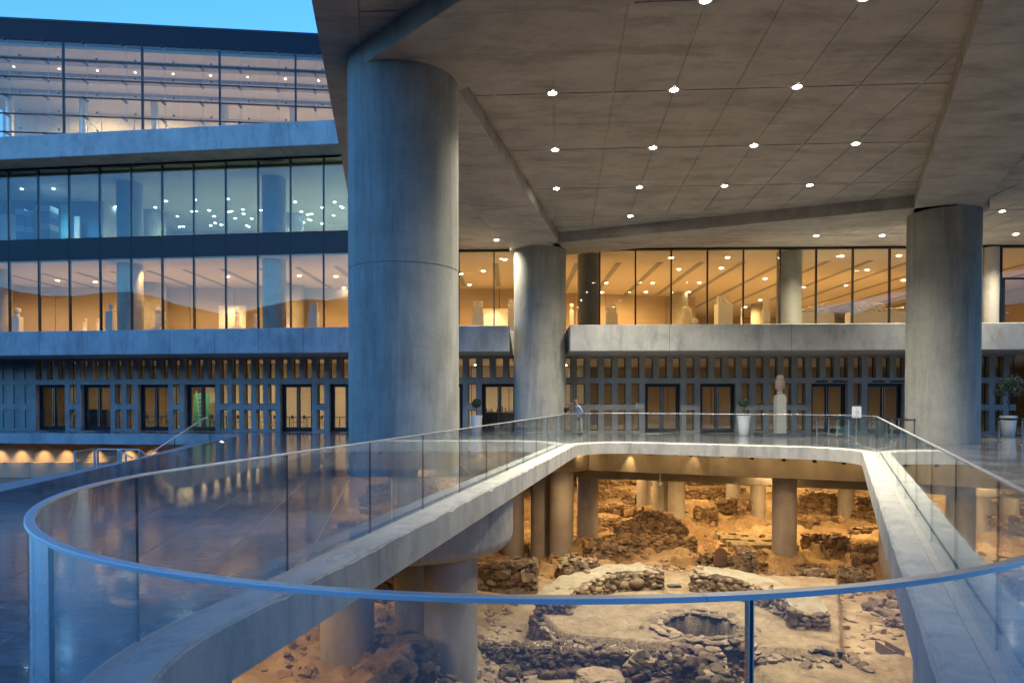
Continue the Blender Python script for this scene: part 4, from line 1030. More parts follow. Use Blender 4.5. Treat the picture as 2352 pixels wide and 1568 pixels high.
hj = [s1735 - .13, s1735 + 2.05, s1735 + 2.05 + 3 * step, s1735 + 8 * step]
hj = sorted(h % L0 for h in hj)
for i in range(len(hj)):
    a, b = hj[i], hj[(i + 1) % len(hj)]
    if b <= a: b += L0
    o = sweep(a + .001, b - .001, [(-.020, RT - .015), (.020, RT - .015), (.020, RT - .002), (.018, RT), (-.018, RT), (-.020, RT - .002)], stepl=.08).obj('handrail', M['rail'], bal, True)

# ------------------------------------------------------------------ structure under the plaza
low_cols = [(1035, None, 15.3, 1.2, 'big round lower column in front under the curved concrete drum'), (796.5, None, 15.45, 1.2, 'round lower column rising left of the big rocks'), (957, None, 18.0, 1.2, 'shadowed lower column behind the big front one'),
            (1290, 1281.4, None, 1.15, 'pale grey lower column at the back left of the pit, lit side towards us'), (1244, 1269, None, 1.07, 'dark brown lower column touching the left side of a paler one'), (1350, 1249, None, 1.12, 'brown lower column right of the pale grey one at the back left'),
            (1178, 1269, None, 1.1, 'lower column half hidden behind the concrete drum'), (1803, None, 30.9, 1.06, 'single lower column standing at the centre right of the ruins'), (1742, 1207, None, .91, 'lower column with bars at its foot, left behind the central one'),
            (1944.5, 1204, None, .91, 'blue sided lower column right behind the central one'), (1875, 1136.5, None, .93, 'far lower column on the back terrace between two nearer ones'), (1685, 1151, None, .95, 'far lower column on the back terrace left of the barred one'),
            (1479, 1163.6, None, .95, 'far lower column beyond the stepped stone walls'), (1555, 1213, None, 1.0, 'lower column behind the peaked stone wall'), (1518, 1190, None, 1.0, 'dark lower column merging with the one behind the peaked wall'), (2058, None, 28.3, 1.2, 'dark lower column beside the right kerb')]
def gz(Y): return float(np.interp(Y, [8, 14, 17, 24, 30, 40, 46, 53, 62], [-4.4, -4.8, -5.2, -5.25, -5.7, -5.9, -5.3, -4.9, -4.9]))
LC = []
for px, yb, Y, D, lab in low_cols:
    if Y is None:
        z = -5.5
        for _ in range(6): p = G(px, yb, z); z = gz(p.y)
        Y = p.y + D / 2
    X = (px - CX) / F * Y * (1 + .0) + 0; LC.append((X, Y, D))
    top = -.44 if not math.hypot(X - COLS[0][0], Y - COLS[0][1]) < 2.6 and Y < 36 else -1.70 if math.hypot(X - COLS[0][0], Y - COLS[0][1]) < 2.6 or math.hypot(X - COLS[1][0], Y - COLS[1][1]) < 2.6 or math.hypot(X - COLS[2][0], Y - COLS[2][1]) < 2.6 else -2.25
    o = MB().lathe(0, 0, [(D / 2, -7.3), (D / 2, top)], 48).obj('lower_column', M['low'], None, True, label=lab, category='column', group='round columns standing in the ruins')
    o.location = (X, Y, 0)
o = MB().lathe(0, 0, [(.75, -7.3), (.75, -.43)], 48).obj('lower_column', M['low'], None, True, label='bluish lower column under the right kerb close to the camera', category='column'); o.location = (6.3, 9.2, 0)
for i, (x, y, r) in enumerate(COLS):
    prof = [(2.32, -1.715), (2.46, -1.70), (2.56, -1.62), (2.60, -1.45), (2.60, -.425)]
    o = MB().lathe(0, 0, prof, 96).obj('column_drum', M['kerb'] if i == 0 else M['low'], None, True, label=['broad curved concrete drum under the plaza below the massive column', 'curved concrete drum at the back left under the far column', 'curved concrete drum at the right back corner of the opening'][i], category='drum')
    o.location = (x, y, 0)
us = empty('undercroft_beams', (8, 31, -1), label='deep amber lit concrete beams under the back edge of the plaza slab', category='beam')
def ubeam(p, q, wdt, z0, z1, nm='edge_beam'):
    mb = MB(); mb.prism(band(p, q, wdt), z0, z1); o = pin(mb.obj(nm, M['low'], None), us); bevel(o, .02, 1); return o
def along(c, d, t): return (c[0] + d[0] * t, c[1] + d[1] * t)
C2v, C3v = Vector(COLS[1][:2]), Vector(COLS[2][:2]); dd = (C3v - C2v).normalized(); nrm = Vector((-dd.y, dd.x))
P0, P1 = U(1535, 1088, 31.7), U(2004, 1107, 28.5)
ubeam(tuple(C2v + nrm * .15 + dd * 1.2), tuple(C3v + nrm * .15 - dd * 1.2), .5, -1.72, -.425)
ubeam(tuple(C2v + nrm * 2.2 - dd * 3), tuple(C3v + nrm * 2.2 + dd * 6), .6, -2.30, -.43, 'cross_beam')
ubeam((-9, 36), (-2.4, 16.6), .6, -1.7, -.43, 'cross_beam')
ubeam((-10.5, 38.5), (C2v.x, C2v.y + 2), .6, -2.25, -.43, 'cross_beam')
MB().box(-12, 40, 36.3, 60, -.75, -.45).obj('undercroft_ceiling', M['low'], kind='structure')
MB().box(-14, 42, 58.5, 59, -7.4, -.3).obj('back_screen_wall', M['navy'], kind='structure')
MB().box(35.5, 36, 5, 60, -7.4, -.43).obj('side_retaining_wall', M['low'], kind='structure')
# fixtures under the back edge
lampd = MB().lathe(0, 0, [(.001, 0), (.045, 0)], 10, False).mesh('lens', M['lampo'])
for i, (x, y) in enumerate([(1553, 1040), (1602, 1041), (1659, 1044), (1727, 1048), (1800, 1052), (1871, 1055), (1938, 1059), (1495, 1038), (1443, 1037)]):
    p = G(x, y, -.47); t = put('beam_spotlight', MB().box(-.05, .05, -.06, .06, -.13, -.02).mesh('spotlight_body', M['frame']), None, loc=(p.x, p.y, p.z + .02), label='tiny black spotlight under the back edge of the opening, %s placed' % ORD[i], category='spotlight', group='spotlights under the back kerb')
dirD = Vector((-.4384, -.8988)); nD = Vector((-.8988, .4384))
pD = C3v + dirD * 1.0; qD = C3v + dirD * 27
ubeam(tuple(pD + nD * .1), tuple(qD + nD * .1), 1.0, -1.74, -.43, 'side_beam')
for k in range(10):
    f_ = C3v + dirD * (5.6 + k * 1.03) + nD * .6; l_ = f_ + nD * .26
    put('beam_spotlight', MB().box(-.05, .05, -.06, .06, -.13, -.02).mesh('spotlight_body', M['frame']), None, loc=(l_.x, l_.y, -.43), label='tiny spotlight washing the side beam under the right plaza edge, %s of the row' % ('first second third fourth fifth sixth seventh eighth ninth tenth'.split()[k]), category='spotlight', group='spotlights along the side beam')
    spot('beam_wash', (l_.x, l_.y, -.58), (f_.x, f_.y, -1.5), 110 * K_PIT, (1, .70, .34), R(38), .9, .03)
def bface(px):
    a = (px - CX) / F; X = a * (C2v.y + .424 * C2v.x - .1) / (1 + .424 * a); return X, C2v.y - .424 * (X - C2v.x) - .12
for px, e_, sz in ((1446, 30, 44), (1592, 10, 60), (1330, 10, 120), (1440, 8, 130), (1540, 9, 130), (1640, 9, 130), (1740, 9, 130), (1840, 9, 130), (1940, 9, 130)):
    X_, Y_ = bface(px); far = .32 if sz < 70 else 1.3
    spot('beam_wash', (X_, Y_ - far, -.56 if sz < 70 else -.6), (X_, Y_, -1.45), e_ * 1.6, (1, .60, .23), R(sz), .9, .03)

# ------------------------------------------------------------------ excavated ground
def fbm(X, Y, s, o=4, seed=0):
    out = np.zeros(X.shape); amp = 1; tot = 0
    flat = np.column_stack([X.ravel(), Y.ravel()])
    for k in range(o):
        rs = np.random.RandomState(seed + k); T = rs.rand(257, 257); fx_ = flat[:, 0] * s % 256; fy_ = flat[:, 1] * s % 256
        ix, iy = np.floor(fx_).astype(int), np.floor(fy_).astype(int); tx, ty = fx_ - ix, fy_ - iy; tx = tx * tx * (3 - 2 * tx); ty = ty * ty * (3 - 2 * ty)
        v = (T[ix, iy] * (1 - tx) + T[ix + 1, iy] * tx) * (1 - ty) + (T[ix, iy + 1] * (1 - tx) + T[ix + 1, iy + 1] * tx) * ty
        out += amp * v.reshape(X.shape); tot += amp; amp *= .5; s *= 2.03
    return out / tot * 2 - 1
def sdf(X, Y, P):
    ins = np.zeros(X.shape, bool); d = np.full(X.shape, 1e9); n = len(P)
    for i in range(n):
        x0, y0 = P[i]; x1, y1 = P[(i + 1) % n]; ex, ey = x1 - x0, y1 - y0
        t = np.clip(((X - x0) * ex + (Y - y0) * ey) / (ex * ex + ey * ey), 0, 1); d = np.minimum(d, np.hypot(X - x0 - t * ex, Y - y0 - t * ey))
        c = ((y0 > Y) != (y1 > Y)) & (X < (x1 - x0) * (Y - y0) / ((y1 - y0) if y1 != y0 else 1e-9) + x0); ins ^= c
    return np.where(ins, -d, d)
ZA = -4.45
apse_px = [(1228.7, 1396), (1258, 1425), (1282, 1452), (1340, 1462), (1400, 1466), (1530, 1478), (1640, 1488), (1745, 1486), (1938, 1499), (1932, 1420), (1927, 1329), (1870, 1322), (1700, 1318), (1560, 1312), (1480, 1304), (1400, 1316), (1320, 1345), (1262, 1372)]
APSE = [tuple(G(x, y, ZA)[:2]) for x, y in apse_px]
WELL = G(1612, 1443, ZA); WR = .95
def height(X, Y, fine=True):
    wb = np.interp(Y, [8, 14, 17, 24, 30, 40, 46, 53, 62], [-4.4, -4.8, -5.2, -5.25, -5.7, -5.9, -5.3, -4.9, -4.9])
    h = wb.copy()
    # left side lies higher
    lf = np.clip((0.2 - X) / 3.0, 0, 1) * np.clip((26 - Y) / 4, 0, 1); h = h + lf * np.clip(-4.15 - h, 0, 2)
    n1 = fbm(X, Y, .35, 4, 1); n2 = fbm(X, Y, 1.3, 4, 11)
    back = np.clip((Y - 25) / 3, 0, 1) * np.clip((52 - Y) / 3, 0, 1)
    st = fbm(X + 40, Y + 5, .42, 3, 31); stq = np.floor(st * 3.2) / 3.2 + np.clip((st * 3.2 - np.floor(st * 3.2) - .85) / .15, 0, 1) / 3.2
    h = h + back * (stq * .95 + .12) + n1 * .12 + n2 * .045
    jag = np.abs(fbm(X, Y, 2.2, 4, 51)); h = h + back * (jag - .15) * .24
    lz = np.clip((1 - X) / 2, 0, 1) * np.clip((24 - Y) / 3, 0, 1); h = h + lz * (jag - .1) * .45
    # round court and platform
    d = sdf(X, Y, APSE) + .02 * n2 + .03 * n1; k = np.clip((.035 - d) / .07, 0, 1)
    h = h * (1 - k) + (ZA + .015 * n2 + .01 * n1) * k
    crust = k
    # trench floor right of the platform and the front right floor
    rt = np.clip((X - 7.5) / 1.0, 0, 1) * np.clip((23 - Y) / 2, 0, 1) * (1 - k); h = h * (1 - rt) + (-4.95 + .10 * n1 + .05 * jag) * rt
    fr_ = np.clip((X - 5.6) / .3, 0, 1) * np.clip((10.6 - X) / 1.0, 0, 1) * np.clip((17.2 - Y) / .3, 0, 1) * (1 - k); h = h * (1 - fr_) + (-4.60 + .03 * n2) * fr_; crust = np.maximum(crust, fr_)
    # the well with its low collar
    r = np.hypot((X - WELL.x), (Y - WELL.y)) + .05 * n2
    h = np.where(r < WR + .75, h + .13 * np.clip(1 - np.abs(r - WR - .38) / .38, 0, 1) * (1 + n2), h)
    kk = np.clip((WR - r) / .10, 0, 1); h = h * (1 - kk) + (ZA - .62 + .05 * n2) * kk; crust = crust * (1 - kk)
    return h, crust
xs = np.concatenate([np.arange(-14, 0, .16), np.arange(0, 13, .085), np.arange(13, 36, .16)]); ys = np.concatenate([np.arange(7, 15, .2), np.arange(15, 25, .085), np.arange(25, 40, .14), np.arange(40, 59, .22)])
GX, GY = np.meshgrid(xs, ys); GZ, GCR = height(GX, GY)
nx, ny = len(xs), len(ys)
vv = np.column_stack([GX.ravel(), GY.ravel(), GZ.ravel()])
idx = np.arange(nx * ny).reshape(ny, nx); ff = np.column_stack([idx[:-1, :-1].ravel(), idx[:-1, 1:].ravel(), idx[1:, 1:].ravel(), idx[1:, :-1].ravel()])
me = bpy.data.meshes.new('excavation_ground'); me.vertices.add(len(vv)); me.vertices.foreach_set('co', vv.ravel()); me.loops.add(ff.size); me.loops.foreach_set('vertex_index', ff.ravel())
me.polygons.add(len(ff)); me.polygons.foreach_set('loop_start', np.arange(0, ff.size, 4)); me.polygons.foreach_set('loop_total', np.full(len(ff), 4)); me.update(calc_edges=True)
at_ = me.attributes.new('crust', 'FLOAT', 'POINT'); at_.data.foreach_set('value', GCR.ravel().astype(np.float32))
rr_ = np.hypot(GX - WELL.x, GY - WELL.y) + .05 * fbm(GX, GY, 1.3, 4, 11); well_dk = np.clip((WR + .03 - rr_) / .10, 0, 1).astype(np.float32)
at2 = me.attributes.new('dark_soil', 'FLOAT', 'POINT'); at2.data.foreach_set('value', well_dk.ravel())  # darker brown soil colour inside the well
me.polygons.foreach_set('use_smooth', [True] * len(ff)); me.materials.append(M['earth'])
put('excavation_ground', me, None, kind='structure')
def hz(x, y): a, _ = height(np.array([[x]]), np.array([[y]])); return float(a[0, 0])
def hzs(P): a, _ = height(np.array([[p[0] for p in P]]), np.array([[p[1] for p in P]])); return a[0]

# ------------------------------------------------------------------ stones
def rock_mesh(seed, mat, k=16, rnd=.35):
    rs = random.Random(seed); bm = bmesh.new()
    for i in range(k):
        v = Vector((rs.gauss(0, 1), rs.gauss(0, 1), rs.gauss(0, 1))).normalized()
        v = Vector((max(-.62, min(.62, v.x)), max(-.62, min(.62, v.y)), max(-.58, min(.58, v.z)))) * (1 - rnd * rs.random() * .5)
        bm.verts.new(v)
    bmesh.ops.convex_hull(bm, input=bm.verts)
    for v in [v for v in bm.verts if not v.link_faces]: bm.verts.remove(v)
    me = bpy.data.meshes.new('stone'); bm.to_mesh(me); bm.free(); me.materials.append(mat); return me
ROCK = [rock_mesh(i, M['stone'], 18) for i in range(12)]; ROCKD = [rock_mesh(100 + i, M['stoned'], 16) for i in range(12)]
def cut_rock(seed, mat, planes=11):
    rs = random.Random(seed); bm = bmesh.new(); bmesh.ops.create_icosphere(bm, subdivisions=3, radius=1); PL = []
    for i in range(planes):
        v = Vector((rs.gauss(0, 1), rs.gauss(0, 1), rs.gauss(0, 1))).normalized(); PL.append((v, rs.uniform(.36, .60)))
    for v in bm.verts:
        n_ = v.co.normalized(); r_ = .66
        for p, d in PL:
            t = n_.dot(p)
            if t > .05: r_ = min(r_, d / t)
        v.co = n_ * (r_ + .018 * noise.noise(n_ * 5 + Vector((seed, 0, 0))))
    me = bpy.data.meshes.new('stone'); bm.to_mesh(me); bm.free(); me.materials.append(mat); return me
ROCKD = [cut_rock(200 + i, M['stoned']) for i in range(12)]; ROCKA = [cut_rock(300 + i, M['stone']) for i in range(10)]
def heap(parent, P, n, s0, s1, wid, z0, z1, mat, seed, off=(0, 0), name='small_stones'):
    rs = random.Random(seed); V, Fc = [], []; pr = [([tuple(v.co) for v in r.vertices], [tuple(p.vertices) for p in r.polygons]) for r in ROCK[:8]]
    for _ in range(n):
        f = rs.random() * (len(P) - 1.001); i = int(f); f -= i; x = P[i][0] + f * (P[i + 1][0] - P[i][0]) + off[0] + rs.uniform(-wid, wid); g = rs.random(); y = P[i][1] + f * (P[i + 1][1] - P[i][1]) + off[1] - wid * (1 - g) * 1.1 + rs.uniform(-.06, .06); z = z0 + (z1 - z0) * g
        s_ = rs.uniform(s0, s1); vv_, ff_ = rs.choice(pr); M3 = Matrix.Rotation(rs.uniform(0, 6.28), 3, Vector((rs.gauss(0, 1), rs.gauss(0, 1), rs.gauss(0, 1))).normalized()); b0 = len(V)
        for q in vv_: w_ = M3 @ Vector(q); V.append((x + w_.x * s_, y + w_.y * s_, z + w_.z * s_ * .8))
        Fc += [tuple(b0 + k for k in f_) for f_ in ff_]
    me = bpy.data.meshes.new(name); me.from_pydata(V, [], Fc); me.materials.append(mat); return pin(put(name, me, None, kind='stuff'), parent)
BIG = []
for i in range(5):
    bm = bmesh.new(); bmesh.ops.create_icosphere(bm, subdivisions=4, radius=.6)
    for v in bm.verts:
        n_ = v.co.normalized(); c = Vector((max(-.46, min(.46, v.co.x)), max(-.46, min(.46, v.co.y)), max(-.43, min(.43, v.co.z))))
        v.co = c + n_ * (.13 * noise.noise(n_ * 1.7 + Vector((i * 5, 0, 0))) + .05 * noise.noise(n_ * 6 + Vector((i * 5, 3, 0))) + .02 * noise.noise(n_ * 17))
    me = bpy.data.meshes.new('boulder'); bm.to_mesh(me); bm.free(); me.materials.append(M['stone']); BIG.append(me)
def rot(): return (random.uniform(-.5, .5), random.uniform(-.5, .5), random.uniform(0, 6.28))
def wall_core(P, th, base, tops, mat, parent, amp=.06, seed=0, name='rubble_core'):
    """solid wall along a path, top height per path station"""
    # resample
    pts, tp = [], []
    for i in range(len(P) - 1):
        L = math.hypot(P[i + 1][0] - P[i][0], P[i + 1][1] - P[i][1]); k = max(2, int(L / .14))
        for j in range(k): f = j / k; pts.append((P[i][0] + f * (P[i + 1][0] - P[i][0]), P[i][1] + f * (P[i + 1][1] - P[i][1]))); tp.append(tops[i] + f * (tops[i + 1] - tops[i]))
    pts.append(P[-1]); tp.append(tops[-1]); n = len(pts); nzv, nw = 7, 4; prof = None
    vs, fs = [], []
    for i in range(n):
        a, b = pts[max(0, i - 1)], pts[min(n - 1, i + 1)]; dx, dy = b[0] - a[0], b[1] - a[1]; l = math.hypot(dx, dy); nx_, ny_ = -dy / l, dx / l
        T = tp[i] + .10 * noise.noise(Vector((pts[i][0] * 1.8, pts[i][1] * 1.8, seed))) + .05 * noise.noise(Vector((pts[i][0] * 7, pts[i][1] * 7, seed)))
        e = .75 if i in (0, n - 1) else 1.0
        row = [(-th / 2, z / nzv) for z in range(nzv + 1)] + [(-th / 2 + th * j / nw, 1.0) for j in range(1, nw)] + [(th / 2, 1 - z / nzv) for z in range(nzv + 1)]
        for o_, fz in row:
            z = base + (T - base) * fz; q = Vector((pts[i][0] * 3 + o_ * 3, pts[i][1] * 3, z * 4 + seed))
            w_ = o_ * e * (1.0 + .12 * (1 - fz)); dn = amp * (noise.noise(q) + .6 * noise.noise(q * 2.7))
            sgn = 1 if o_ > 0 else -1
            vs.append((pts[i][0] + nx_ * (w_ + dn * sgn), pts[i][1] + ny_ * (w_ + dn * sgn), z + (amp * .9 * noise.noise(q * 1.9 + Vector((5, 5, 5))) if fz > .95 else 0)))
        k = len(row)
    for i in range(n - 1):
        for j in range(k - 1): fs.append((i * k + j, (i + 1) * k + j, (i + 1) * k + j + 1, i * k + j + 1))
    fs.append(tuple(range(k))); fs.append(tuple((n - 1) * k + j for j in range(k))[::-1])
    me = bpy.data.meshes.new(name); me.from_pydata(vs, [], fs); me.materials.append(mat); return put(name, me, parent), pts, tp
def dress(pts, tp, th, base, parent, size, rocks, side=-1, cap=.4, cover=1.0, inset=0.0, maxn=290, flat=.75, bigp=0.0):
    """lay face stones course by course on one side plus some on top"""
    n = 0; total = sum(math.hypot(pts[i + 1][0] - pts[i][0], pts[i + 1][1] - pts[i][1]) for i in range(len(pts) - 1))
    acc = [0]
    for i in range(len(pts) - 1): acc.append(acc[-1] + math.hypot(pts[i + 1][0] - pts[i][0], pts[i + 1][1] - pts[i][1]))
    def P_at(s):
        s = max(0, min(total - 1e-6, s)); i = max(0, min(len(pts) - 2, int(np.searchsorted(acc, s, side='right')) - 1)); f = (s - acc[i]) / max(1e-9, acc[i + 1] - acc[i])
        dx, dy = pts[i + 1][0] - pts[i][0], pts[i + 1][1] - pts[i][1]; l = math.hypot(dx, dy)
        return pts[i][0] + f * dx, pts[i][1] + f * dy, -dy / l, dx / l, tp[i] + f * (tp[i + 1] - tp[i]), math.atan2(dy, dx)
    z = 0
    H = max(tp) - base; rowz = size * .3
    while rowz < H and n < maxn:
        s = random.uniform(0, size * .5)
        while s < total and n < maxn:
            x, y, nx_, ny_, T, an = P_at(s); sz = size * random.uniform(.65, 1.35) * (1.9 if random.random() < bigp else 1)
            if base + rowz < T - sz * .15 and random.random() < cover:
                o_ = side * (th / 2 - inset - sz * .10 * random.random()) * (1 + .10 * (1 - rowz / H))
                put('stone', random.choice(rocks), parent, loc=(x + nx_ * o_, y + ny_ * o_, base + rowz + random.uniform(-.03, .03)), rot=(random.uniform(-.25, .25), random.uniform(-.25, .25), an + random.uniform(-.3, .3) + random.choice((0, 3.14))), scale=(sz, sz * .75, sz * flat * random.uniform(.75, 1.1))); n += 1
            s += sz * .95
        rowz += size * flat * .80
    for se in (0, total):
        x, y, nx_, ny_, T, an = P_at(se); sg = -1 if se == 0 else 1; z_ = size * .3
        while base + z_ < T and n < maxn:
            o_ = -th / 2
            while o_ < th / 2:
                sz = size * random.uniform(.7, 1.2); put('stone', random.choice(rocks), parent, loc=(x + nx_ * o_ + math.cos(an) * sg * sz * .1, y + ny_ * o_ + math.sin(an) * sg * sz * .1, base + z_), rot=(random.uniform(-.3, .3), random.uniform(-.3, .3), an + 1.57), scale=(sz, sz * .75, sz * flat)); n += 1; o_ += sz * .9
            z_ += size * flat * .85
    s = 0
    while s < total and n < maxn:
        x, y, nx_, ny_, T, an = P_at(s); sz = size * random.uniform(.6, 1.25)
        if random.random() < cap:
            o_ = random.uniform(-.42, .42) * th; put('stone', random.choice(rocks), parent, loc=(x + nx_ * o_, y + ny_ * o_, T + sz * .05), rot=(random.uniform(-.3, .3), random.uniform(-.3, .3), random.uniform(0, 6.28)), scale=(sz, sz * .8, sz * .5)); n += 1
        s += sz * .55
    return n
def ruin(name, lab, P, h, th=.6, size=.24, rocks=None, cover=.95, cap=.5, side=None, cat='ruined wall', mat=None, base=None, bigp=.04, amp=.06, maxn=260, inset=0):
    zs = hzs(P); b = (min(zs) - .25) if base is None else base
    tops = [z + (h[i] if isinstance(h, (list, tuple)) else h) for i, z in enumerate([float(np.mean(zs))] * len(P))]
    c = P[len(P) // 2]; t = empty(name, (c[0], c[1], b), label=lab, category=cat)
    core, pts, tp = wall_core(P, th, b, tops, mat or M['core'], None, amp, seed=len(bpy.data.objects) % 97); pin(core, t)
    k0 = len(bpy.data.objects)
    if side is None:
        dx, dy = P[-1][0] - P[0][0], P[-1][1] - P[0][1]; side = -1 if (-dy * c[0] + dx * c[1]) > 0 else 1   # face the visitor
    before = set(C.objects)
    dress(pts, tp, th, b + .1, t, size, rocks or ROCK, side, cap, cover, inset, maxn, bigp=bigp)
    for o in t.children:
        if o.name.startswith('stone'): o.location = o.location - t.location
    return t
def GP(px): return [tuple(G(x, y, z)[:2]) for x, y, z in px]
def f1(x, y): return (1071.4 + .2222 * x, 1071.4 + .2222 * y)
def f2(x, y): return (1502.6 + .25 * x, 1071.4 + .25 * y)
def f3(x, y): return (1071.4 + .26667 * x, 1241.3 + .26667 * y)

# court walls: left and right arcs
cC = Vector((4.62, 19.15)); RA = 3.5
def arcp(a0, a1, r, n=10, ex=1.0): return [(cC.x + r * ex * math.cos(R(a0 + (a1 - a0) * i / n)), cC.y + r * math.sin(R(a0 + (a1 - a0) * i / n))) for i in range(n + 1)]
tA = ruin('curved_wall', 'pale curved low wall on the left back of the round court, one big boulder in its face', arcp(172, 86, RA), [.32, .40, .45, .48, .5, .55, .55, .6, .6, .6, .55], .95, .20, ROCKA, .9, .10, side=-1, base=-4.6, mat=M['mortar'], bigp=.08)
tB = ruin('curved_wall', 'curved stone wall on the right of the round court ending in a broken rounded head', arcp(66, -14, RA + .05), [.62, .62, .6, .6, .6, .55, .55, .55, .52, .5, .45], .95, .20, ROCKA, .95, .12, side=-1, base=-4.6, mat=M['mortar'], bigp=.05)
# note: side keeps the stones on the inner face
q = G(*f1(1920, 1250), ZA); o = put('boulder', BIG[1], tA, loc=Vector((q.x, q.y + .35, ZA + .22)) - tA.location, scale=(.8, .5, .75))
# collar stones of the well
wc = empty('well_collar', (WELL.x, WELL.y, ZA), label='ring of rough stones round the dark well in the court', category='well')
for i in range(120):
    a = i / 120 * 6.283 * 3 + random.uniform(-.05, .05); k_ = i // 40; r = WR + (.10, .34, .58)[k_] + random.uniform(-.06, .06); s_ = random.uniform(.16, .27)
    put('stone', random.choice(ROCKA), wc, loc=(r * math.cos(a), r * math.sin(a), (.09, .10, .0)[k_] + random.uniform(-.02, .02)), rot=(random.uniform(-.2, .2), random.uniform(-.2, .2), a + 1.57), scale=(s_ * 1.15, s_, s_ * .42))
# drain cover
q = G(*f1(2150, 1238), ZA + .02); o = block(.42, .22, .06, .03, 3, M['ink'], 'drain_stone', None, (q.x, q.y, ZA + .02)); o['label'] = 'flat dark stone lying in the gap between the two curved walls'; o['category'] = 'stone'
# front rubble wall
P = [tuple(G(x, y, ZA)[:2]) for x, y in [(1060, 1455), (1150, 1462), (1240, 1466), (1340, 1470), (1440, 1478), (1540, 1488), (1600, 1494), (1650, 1500)]]
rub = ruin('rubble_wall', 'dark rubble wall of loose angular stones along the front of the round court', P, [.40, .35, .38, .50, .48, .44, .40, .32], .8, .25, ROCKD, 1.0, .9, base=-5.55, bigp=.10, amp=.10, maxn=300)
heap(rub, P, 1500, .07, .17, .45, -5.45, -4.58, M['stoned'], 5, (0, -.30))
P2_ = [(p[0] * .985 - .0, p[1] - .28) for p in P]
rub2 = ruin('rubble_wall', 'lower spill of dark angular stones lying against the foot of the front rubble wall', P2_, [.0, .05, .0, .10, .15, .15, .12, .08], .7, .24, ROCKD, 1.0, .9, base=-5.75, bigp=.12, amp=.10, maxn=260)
ruin('cut_edge', 'rough vertical cut face at the left end of the pale platform', [tuple(G(x, y, ZA)[:2]) for x, y in [(1232, 1399), (1262, 1428), (1290, 1453)]], .05, .34, .15, ROCKA, .45, .15, cat='masonry', base=-5.45, amp=.05)
# end buttress of rubble at right (brownish)
ruin('rubble_wall', 'brownish corner of the rubble wall beside the pale floor at the front', [tuple(G(x, y, ZA)[:2]) for x, y in [(1560, 1500), (1640, 1506), (1648, 1545)]], [.60, .62, .5], .6, .26, ROCKD, 1.0, .8, base=-5.8)
# foreground blocks
def bigrock(px, py, z, s, lab, i=0, rz=0.0, mat=None):
    q = G(px, py, z); o = put('boulder', BIG[i], None, loc=(q.x, q.y, z), scale=s, rot=(0, 0, rz), label=lab, category='boulder'); return o
bigrock(1172, 1556, -4.95, (.55, .5, .6), 'rounded pale boulder at the foot of the rubble wall beside the big lower column', 0)
bigrock(1378, 1563, -5.0, (1.15, .9, .45), 'flat topped pale block lying below the rubble wall', 1)
bigrock(1395, 1580, -4.95, (.35, .3, .3), 'small light grey stone on the flat topped block', 2)
t = empty('rock_pile', (0, 0, 0), label='stack of weathered rocks rising in front of the rubble wall', category='rocks')
q = G(1470, 1530, -4.75)
for i in range(26):
    h_ = random.random(); r = (1 - h_) * .42 + .06; a = random.uniform(0, 6.28); s_ = random.uniform(.16, .34)
    put('stone', random.choice(ROCK), t, loc=(q.x + r * math.cos(a), q.y - .25 + r * math.sin(a) * .8, -5.35 + h_ * 1.0), rot=rot(), scale=(s_ * 1.4, s_, s_ * .6))
# left rocks close to the front column
lrk = empty('rock_wall', (0, 0, 0), label='ridge of large orange lit rocks climbing between the two front lower columns', category='rocks')
pp = [(G(775, 1590, -3.25)), (G(800, 1540, -3.2)), (G(835, 1500, -3.15)), (G(880, 1470, -3.15)), (G(925, 1450, -3.2)), (G(965, 1430, -3.3))]
for i, p in enumerate(pp):
    for k in range(5 if i < 5 else 3):
        s_ = random.uniform(.5, .85)
        put('rock', BIG[(i + k) % 5], lrk, loc=(p.x + random.uniform(-.1, .45), p.y + random.uniform(-.25, .15), p.z - .3 - k * .30 + random.uniform(-.05, .05)), rot=(random.uniform(-.4, .4), random.uniform(-.4, .4), random.uniform(0, 6)), scale=(s_, s_ * .85, s_ * .75))
    for k in range(14):
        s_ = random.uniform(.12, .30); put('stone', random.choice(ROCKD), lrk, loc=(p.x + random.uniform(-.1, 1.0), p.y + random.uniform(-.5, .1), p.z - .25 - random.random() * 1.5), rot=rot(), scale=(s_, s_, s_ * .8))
ruin('ruined_wall', 'stone wall in shadow seen between the two left lower columns', [(-6.5, 20.5), (-4.5, 21), (-2.2, 21.3)], [1.0, 1.15, 1.0], .6, .34, ROCK, 1, .6)
ruin('ruined_wall', 'low heap of walling far left under the plaza', [(-8.5, 17.5), (-6.2, 18.3)], .7, .7, .3, ROCK, 1, .8)
